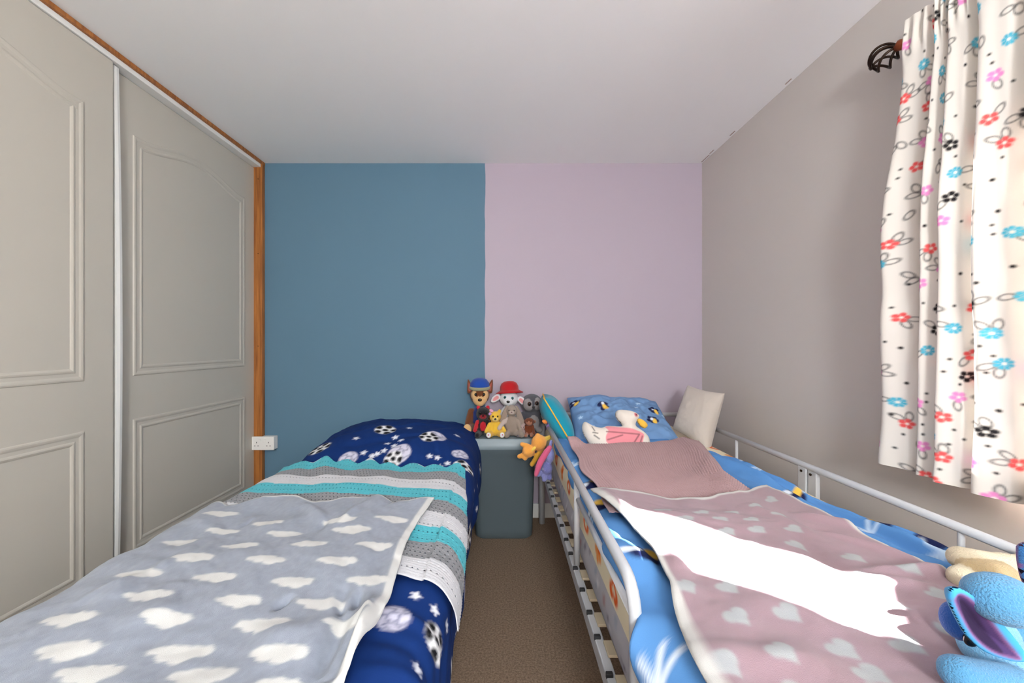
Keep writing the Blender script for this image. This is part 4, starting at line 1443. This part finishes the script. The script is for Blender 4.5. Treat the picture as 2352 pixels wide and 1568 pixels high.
for c_, uv_ in (((226, 130, 60), (1262, 994)), ((196, 70, 90), (1268, 992)), ((160, 110, 190), (1272, 998))):
    pass
t = empty('ribbon_bow', (0.245, 2.17, 0.735), label='small orange and purple ribbon bow tied on the guard rail', cat='ribbon')
for (d, c_) in (((-0.018, -0.006, 0.010), (226, 130, 60)), ((0.012, 0.0, 0.014), (190, 80, 100)), ((0.010, -0.016, -0.006), (150, 120, 190))):
    ball('loop', d, (0.016, 0.009, 0.011), felt(c_), t, (0, R(25 if d[0] < 0 else -25), 0))
ball('knot', (0, -0.006, 0.004), 0.009, felt((110, 60, 120)), t)
lathe('band', [(0.0135, -0.008), (0.0150, 0), (0.0135, 0.008)], felt((150, 120, 190)), t, 16, loc=(0.005, 0, -0.023), rot=(R(90), 0, 0))

# cream toy lamb and big blue toy at the right front of the metal bed
CR, CR2 = (232, 220, 190), (204, 180, 136)
t = empty('toy_lamb', (0.97, 0.83, 0.70), label='cream toy lamb lying at the foot of the metal bed by the right rail', cat='soft toy')
q = lambda u, v, y=0.84: px(u, v, y) - Vector((0.97, 0.83, 0.70))
blob_mesh('body', [('c', q(2208, 1282, 0.810), q(2300, 1300, 0.810), 0.024, 0.026, CR), ('c', q(2300, 1300, 0.810), q(2375, 1318, 0.810), 0.028, 0.034, CR), ('e', q(2212, 1328, 0.770), (0.024, 0.024, 0.024), CR), ('c', q(2228, 1310, 0.780), q(2300, 1322, 0.780), 0.022, 0.028, CR2),
                   ('e', q(2205, 1275, 0.810), (0.016, 0.018, 0.018), CR), ('e', q(2400, 1330, 0.810), (0.06, 0.06, 0.045), CR)], M['fur'], t, 0.005, 2)
ball('eye', q(2216, 1328, 0.745), 0.0045, plain('pearl_button', (240, 238, 232), 0.15), t)

B1, B2, PU, PU2 = (86, 148, 190), (46, 104, 160), (70, 50, 94), (46, 32, 64)
bx_ = Vector((0.80, 0.58, 0.69))
t = empty('toy_mouse', tuple(bx_), label='large blue toy mouse with wide purple-lined ears, at the near right of the bed', cat='soft toy')
q = lambda u, v, y: px(u, v, y) - bx_
blob_mesh('body', [('e', q(2345, 1455, 0.620), (0.072, 0.060, 0.066), B1), ('e', q(2300, 1375, 0.500), (0.040, 0.035, 0.030), B1), ('e', q(2270, 1470, 0.585), (0.040, 0.030, 0.045), (118, 178, 214)), ('c', q(2205, 1548, 0.525), q(2330, 1580, 0.525), 0.024, 0.028, B1),
                   ('e', q(2420, 1560, 0.605), (0.085, 0.075, 0.068), B1), ('c', q(2265, 1480, 0.580), q(2320, 1545, 0.555), 0.030, 0.034, (118, 178, 214))], M['fur'], t, 0.006, 4)


def qp(u, v, y=0.500):
    p = q(u, v, y)
    return (p.x, p.z)


ear = catmull([qp(*p) for p in ((2179, 1364), (2186, 1350), (2204, 1350), (2236, 1368), (2276, 1404), (2314, 1446), (2346, 1488), (2352, 1506), (2342, 1518), (2304, 1512), (2258, 1494), (2220, 1460), (2194, 1414), (2181, 1384))], 6)
inn = catmull([qp(*p) for p in ((2184, 1370), (2200, 1358), (2230, 1376), (2268, 1416), (2306, 1464), (2338, 1508), (2300, 1504), (2260, 1487), (2224, 1454), (2198, 1410), (2187, 1386))], 6)
inn2 = catmull([qp(*p) for p in ((2204, 1374), (2232, 1396), (2266, 1440), (2298, 1494), (2262, 1480), (2230, 1450), (2206, 1408))], 6)


def ear_print(pr):
    pr.put(poly_sdf(pr.s, pr.t, inn)[0], (126, 86, 130))
    pr.put(poly_sdf(pr.s, pr.t, inn)[0] + 0.003, PU)
    pr.put(poly_sdf(pr.s, pr.t, inn2)[0], PU2)


def ear_warp(V):
    d, _, _ = poly_sdf(V[:, 0], V[:, 1], ear)
    V = V.copy()
    V[:, 2] -= 0.022 * np.clip(-d / 0.03, 0, 1) ** 1.2
    return V


o = puffy('ear', ear, 0.016, 0.012, M['duvet'], ear_print, (70, 160, 214), 0.002, t, warp=ear_warp, back=B1)
o.rotation_euler = (R(90), 0, 0); o.location = (0, 0.500 - bx_.y, 0)
o['label'] = 'purple-lined ear'
ear2 = catmull([qp(*p, 0.66) for p in ((2340, 1262), (2346, 1250), (2362, 1246), (2400, 1270), (2430, 1330), (2400, 1372), (2360, 1350), (2344, 1310))], 6)
o = puffy('ear', ear2, 0.02, 0.014, M['fur'], None, B2, 0.004, t, back=(120, 70, 120))
o.rotation_euler = (R(90), 0, 0); o.location = (0, 0.66 - bx_.y, 0)
ball('eye', q(2232, 1463, 0.547), (0.009, 0.008, 0.013), M['bead'], t, (0, R(25), 0))
ball('nose', q(2200, 1425, 0.565), (0.018, 0.020, 0.026), felt((36, 84, 156)), t)
ball('head_button', q(2300, 1352, 0.600), (0.010, 0.008, 0.007), felt((30, 66, 110)), t)

# ------------------------------------------------------------------ curtain rod and curtains
XR = 1.262
ZRod = 2.135
rd = empty('curtain_rod', (XR + 0.014, 0.3, ZRod), label='dark iron curtain rod with a birdcage finial above the window', cat='curtain rod')
tube('rod', [Vector((0, -1.05, 0)), Vector((0, 0.945, 0))], 0.009, M['iron'], rd, 12)
for s in (1, -1):
    yb = 0.945 if s > 0 else -1.05
    f = lathe('finial_collar', [(0.009, 0), (0.014, 0.004), (0.018, 0.012), (0.013, 0.022), (0.010, 0.030)], M['copper'], rd, 16, loc=(0, yb, 0), rot=(R(-90 * s), 0, 0))
    V, Fc = [], []
    for k in range(6):                                       # twisted wires of the cage
        P = []
        for i in range(25):
            tt = i / 24
            a = 2 * PI * k / 6 + tt * 2.2
            rr = 0.004 + 0.036 * math.sin(PI * tt) ** 0.8
            P.append(Vector((rr * math.cos(a), yb + s * (0.028 + 0.085 * tt), rr * math.sin(a))))
        v_, f_ = tube_data(P, 0.0042, 6)
        b_ = len(V)
        V += v_
        Fc += [tuple(i + b_ for i in ff) for ff in f_]
    mesh_obj('finial_cage', V, Fc, M['iron'], rd)
    ball('finial_tip', (0, yb + s * 0.116, 0), 0.007, M['iron'], rd)
for y in (0.915, -1.0):
    tube('bracket', smooth_path([Vector((0, y, -0.002)), Vector((0.05, y, 0.012)), Vector((XW - XR - 0.014, y, 0.012))], 0.02), 0.006, M['iron'], rd, 8)
    lathe('bracket_plate', [(0.022, 0), (0.022, 0.004), (0.015, 0.008)], M['iron'], rd, 16, loc=(XW - XR - 0.014, y, 0.012), rot=(0, R(-90), 0))

CT, CB = 2.172, 0.785
# visible curtain ---------------------------------------------------
W_, N_ = 1.45, 0
Wg, Zg = cloth_grid(0, 0.62, CB, CT, 0.0026)       # Wg: along the cloth from the far edge, Zg: height
Wg2, Zg2 = cloth_grid(0.62, 1.50, CB, CT, 0.008)


def curtain_xyz(w, z, y_far, y_near_top, y_near_bot, W, seed, sgn=1):
    q = (CT - z) / (CT - CB)
    ynear = y_near_top + (y_near_bot - y_near_top) * q ** 1.5
    a = w / W
    bend = a + 0.030 * np.sin(2 * PI * a * 2.0 + 1 + 0.7 * q) * sstep(0, 0.1, a)
    y = y_far + (ynear - y_far) * bend
    # header pleats near the tape, loose folds below
    head = np.exp(-((z - (CT - 0.05)) / 0.05) ** 2)
    ph = 2 * PI * w / 0.145 + 0.9 * vnoise(w * 5, q * 1.2, seed) + 0.5 * q
    sharp = np.sin(ph) + 0.35 * np.sin(2 * ph + 0.8)
    amp = (0.020 + 0.018 * sstep(0.0, 0.5, q)) * (1 + 0.3 * vnoise(w * 6, q * 2, seed + 3))
    x = XR - amp * sharp * (1 - 0.6 * head) - 0.006 * np.sin(2 * PI * w / 0.034) * head
    y = y + 0.014 * np.cos(ph) * (0.3 + 0.7 * q)
    x = x + 0.006 * fbm(w * 4, q * 5, seed + 5)
    y = y - 0.050 * sstep(0.30, 0.0, w) * (1 - q) ** 2.5
    x = np.minimum(x - 0.009 * sstep(2.00, 2.10, z), XW - 0.012)
    return x, y, z


def curtain_print(w, z, seed, n=None, aa=0.0022):
    pr = Print(w, z, (226, 221, 213), aa)
    rg = random.Random(seed)
    COR, PNK, TUR, BLK = (232, 92, 92), (226, 140, 196), (76, 178, 204), (34, 32, 34)
    LNC = (66, 64, 66)
    pts = []
    tries = 0
    while tries < 9000:
        tries += 1
        p = (w.min() + rg.random() * (w.max() - w.min()), CB + rg.random() * (CT - CB))
        if all((p[0] - o_[0]) ** 2 + (p[1] - o_[1]) ** 2 > 0.058 ** 2 for o_ in pts):
            pts.append(p)
    for (s, t) in pts:
        k = rg.random()
        a = rg.random() * 6.28
        # restrict work to a window around the motif
        m = (np.abs(w - s) < 0.07) & (np.abs(z - t) < 0.07)
        if not m.any():
            continue
        i0, i1 = np.where(m.any(1))[0][[0, -1]]
        j0, j1 = np.where(m.any(0))[0][[0, -1]]
        sub = Print(w[i0:i1 + 1, j0:j1 + 1], z[i0:i1 + 1, j0:j1 + 1], (0, 0, 0), aa)
        sub.c = pr.c[i0:i1 + 1, j0:j1 + 1]
        if k < 0.16:
            sub.circle(s, t, 0.0045, BLK)
        elif k < 0.30:
            sub.ring(s, t, 0.0075, 0.013, 0.0025, LNC, a)
            if rg.random() < 0.6:
                sub.ring(s + 0.021 * math.cos(a + 1), t + 0.021 * math.sin(a + 1), 0.0075, 0.013, 0.0025, LNC, a + 1.3)
        else:
            c = COR if k < 0.50 else PNK if k < 0.68 else TUR if k < 0.88 else BLK
            for b in (a, a + 0.9)[:1 + (rg.random() < 0.55)]:
                sub.ring(s + 0.024 * math.cos(b), t + 0.024 * math.sin(b), 0.007, 0.0125, 0.0024, LNC, b - PI / 2 + 0.2)
            sub.flower(s, t, 0.0155 if c != TUR else 0.0175, 8 if c == TUR else 5, c, a, (240, 234, 224))
            sub.circle(s - 0.04 * math.cos(a), t - 0.035 * math.sin(a), 0.0035, BLK)
        pr.c[i0:i1 + 1, j0:j1 + 1] = sub.c
    return pr.c


cu_t = empty('curtain', (XR, 0.85, CB), label='white curtain with coral, pink, turquoise and black flowers hanging at the window', cat='curtain')
co = np.array([XR, 0.85, CB])
for nm, (wg, zg), sd in (('drop', (Wg, Zg), 5), ('gathered_drop', (Wg2, Zg2), 6)):
    x, y, z = curtain_xyz(wg, zg, 1.262, 0.375, 0.36, 1.50, 11)
    # near edge of the far flare: slightly wider at the bottom on the wall side
    y = y + 0.022 * sstep(0.12, 0.0, wg) * sstep(2.1, 1.4, zg)
    cloth_obj(nm, x - co[0], y - co[1], z - co[2], M['curtain'], curtain_print(wg, zg, sd), cu_t)
# hem: a doubled strip of cloth on the window side
wg, zg = cloth_grid(0, 1.50, CB + 0.001, CB + 0.055, 0.007)
x, y, z = curtain_xyz(wg, zg, 1.262, 0.375, 0.36, 1.50, 11)
y = y + 0.022 * sstep(0.12, 0.0, wg)
hc = np.empty(wg.shape + (3,)); hc[:] = lin((236, 228, 212))
cloth_obj('hem', x + 0.003 - co[0], y - co[1], z - co[2], M['curtain'], hc, cu_t)
# unseen second curtain, added and flared lower down to shape the sun patch
wg, zg = cloth_grid(0, 1.2, CB, CT, 0.010)
q = (CT - zg) / (CT - CB)
ynear = 0.045 + 0.40 * sstep(0.57, 0.74, q) + 0.035 * vnoise(q * 30, q * 0, 41) * sstep(0.52, 0.62, q)
x, y, z = curtain_xyz(1.2 - wg, zg, 0.0, 0.0, 0.0, 1.2, 23)
y = -0.62 + (ynear + 0.62) * (wg / 1.2) + (y - 0.0)
c2 = tag(cloth_obj('curtain', x, y, z, M['curtain'], curtain_print(wg, zg, 8, aa=0.004)), 'unseen flower-print curtain added to shape the sun patch, nearer the camera, beyond the right edge of the view', 'curtain')
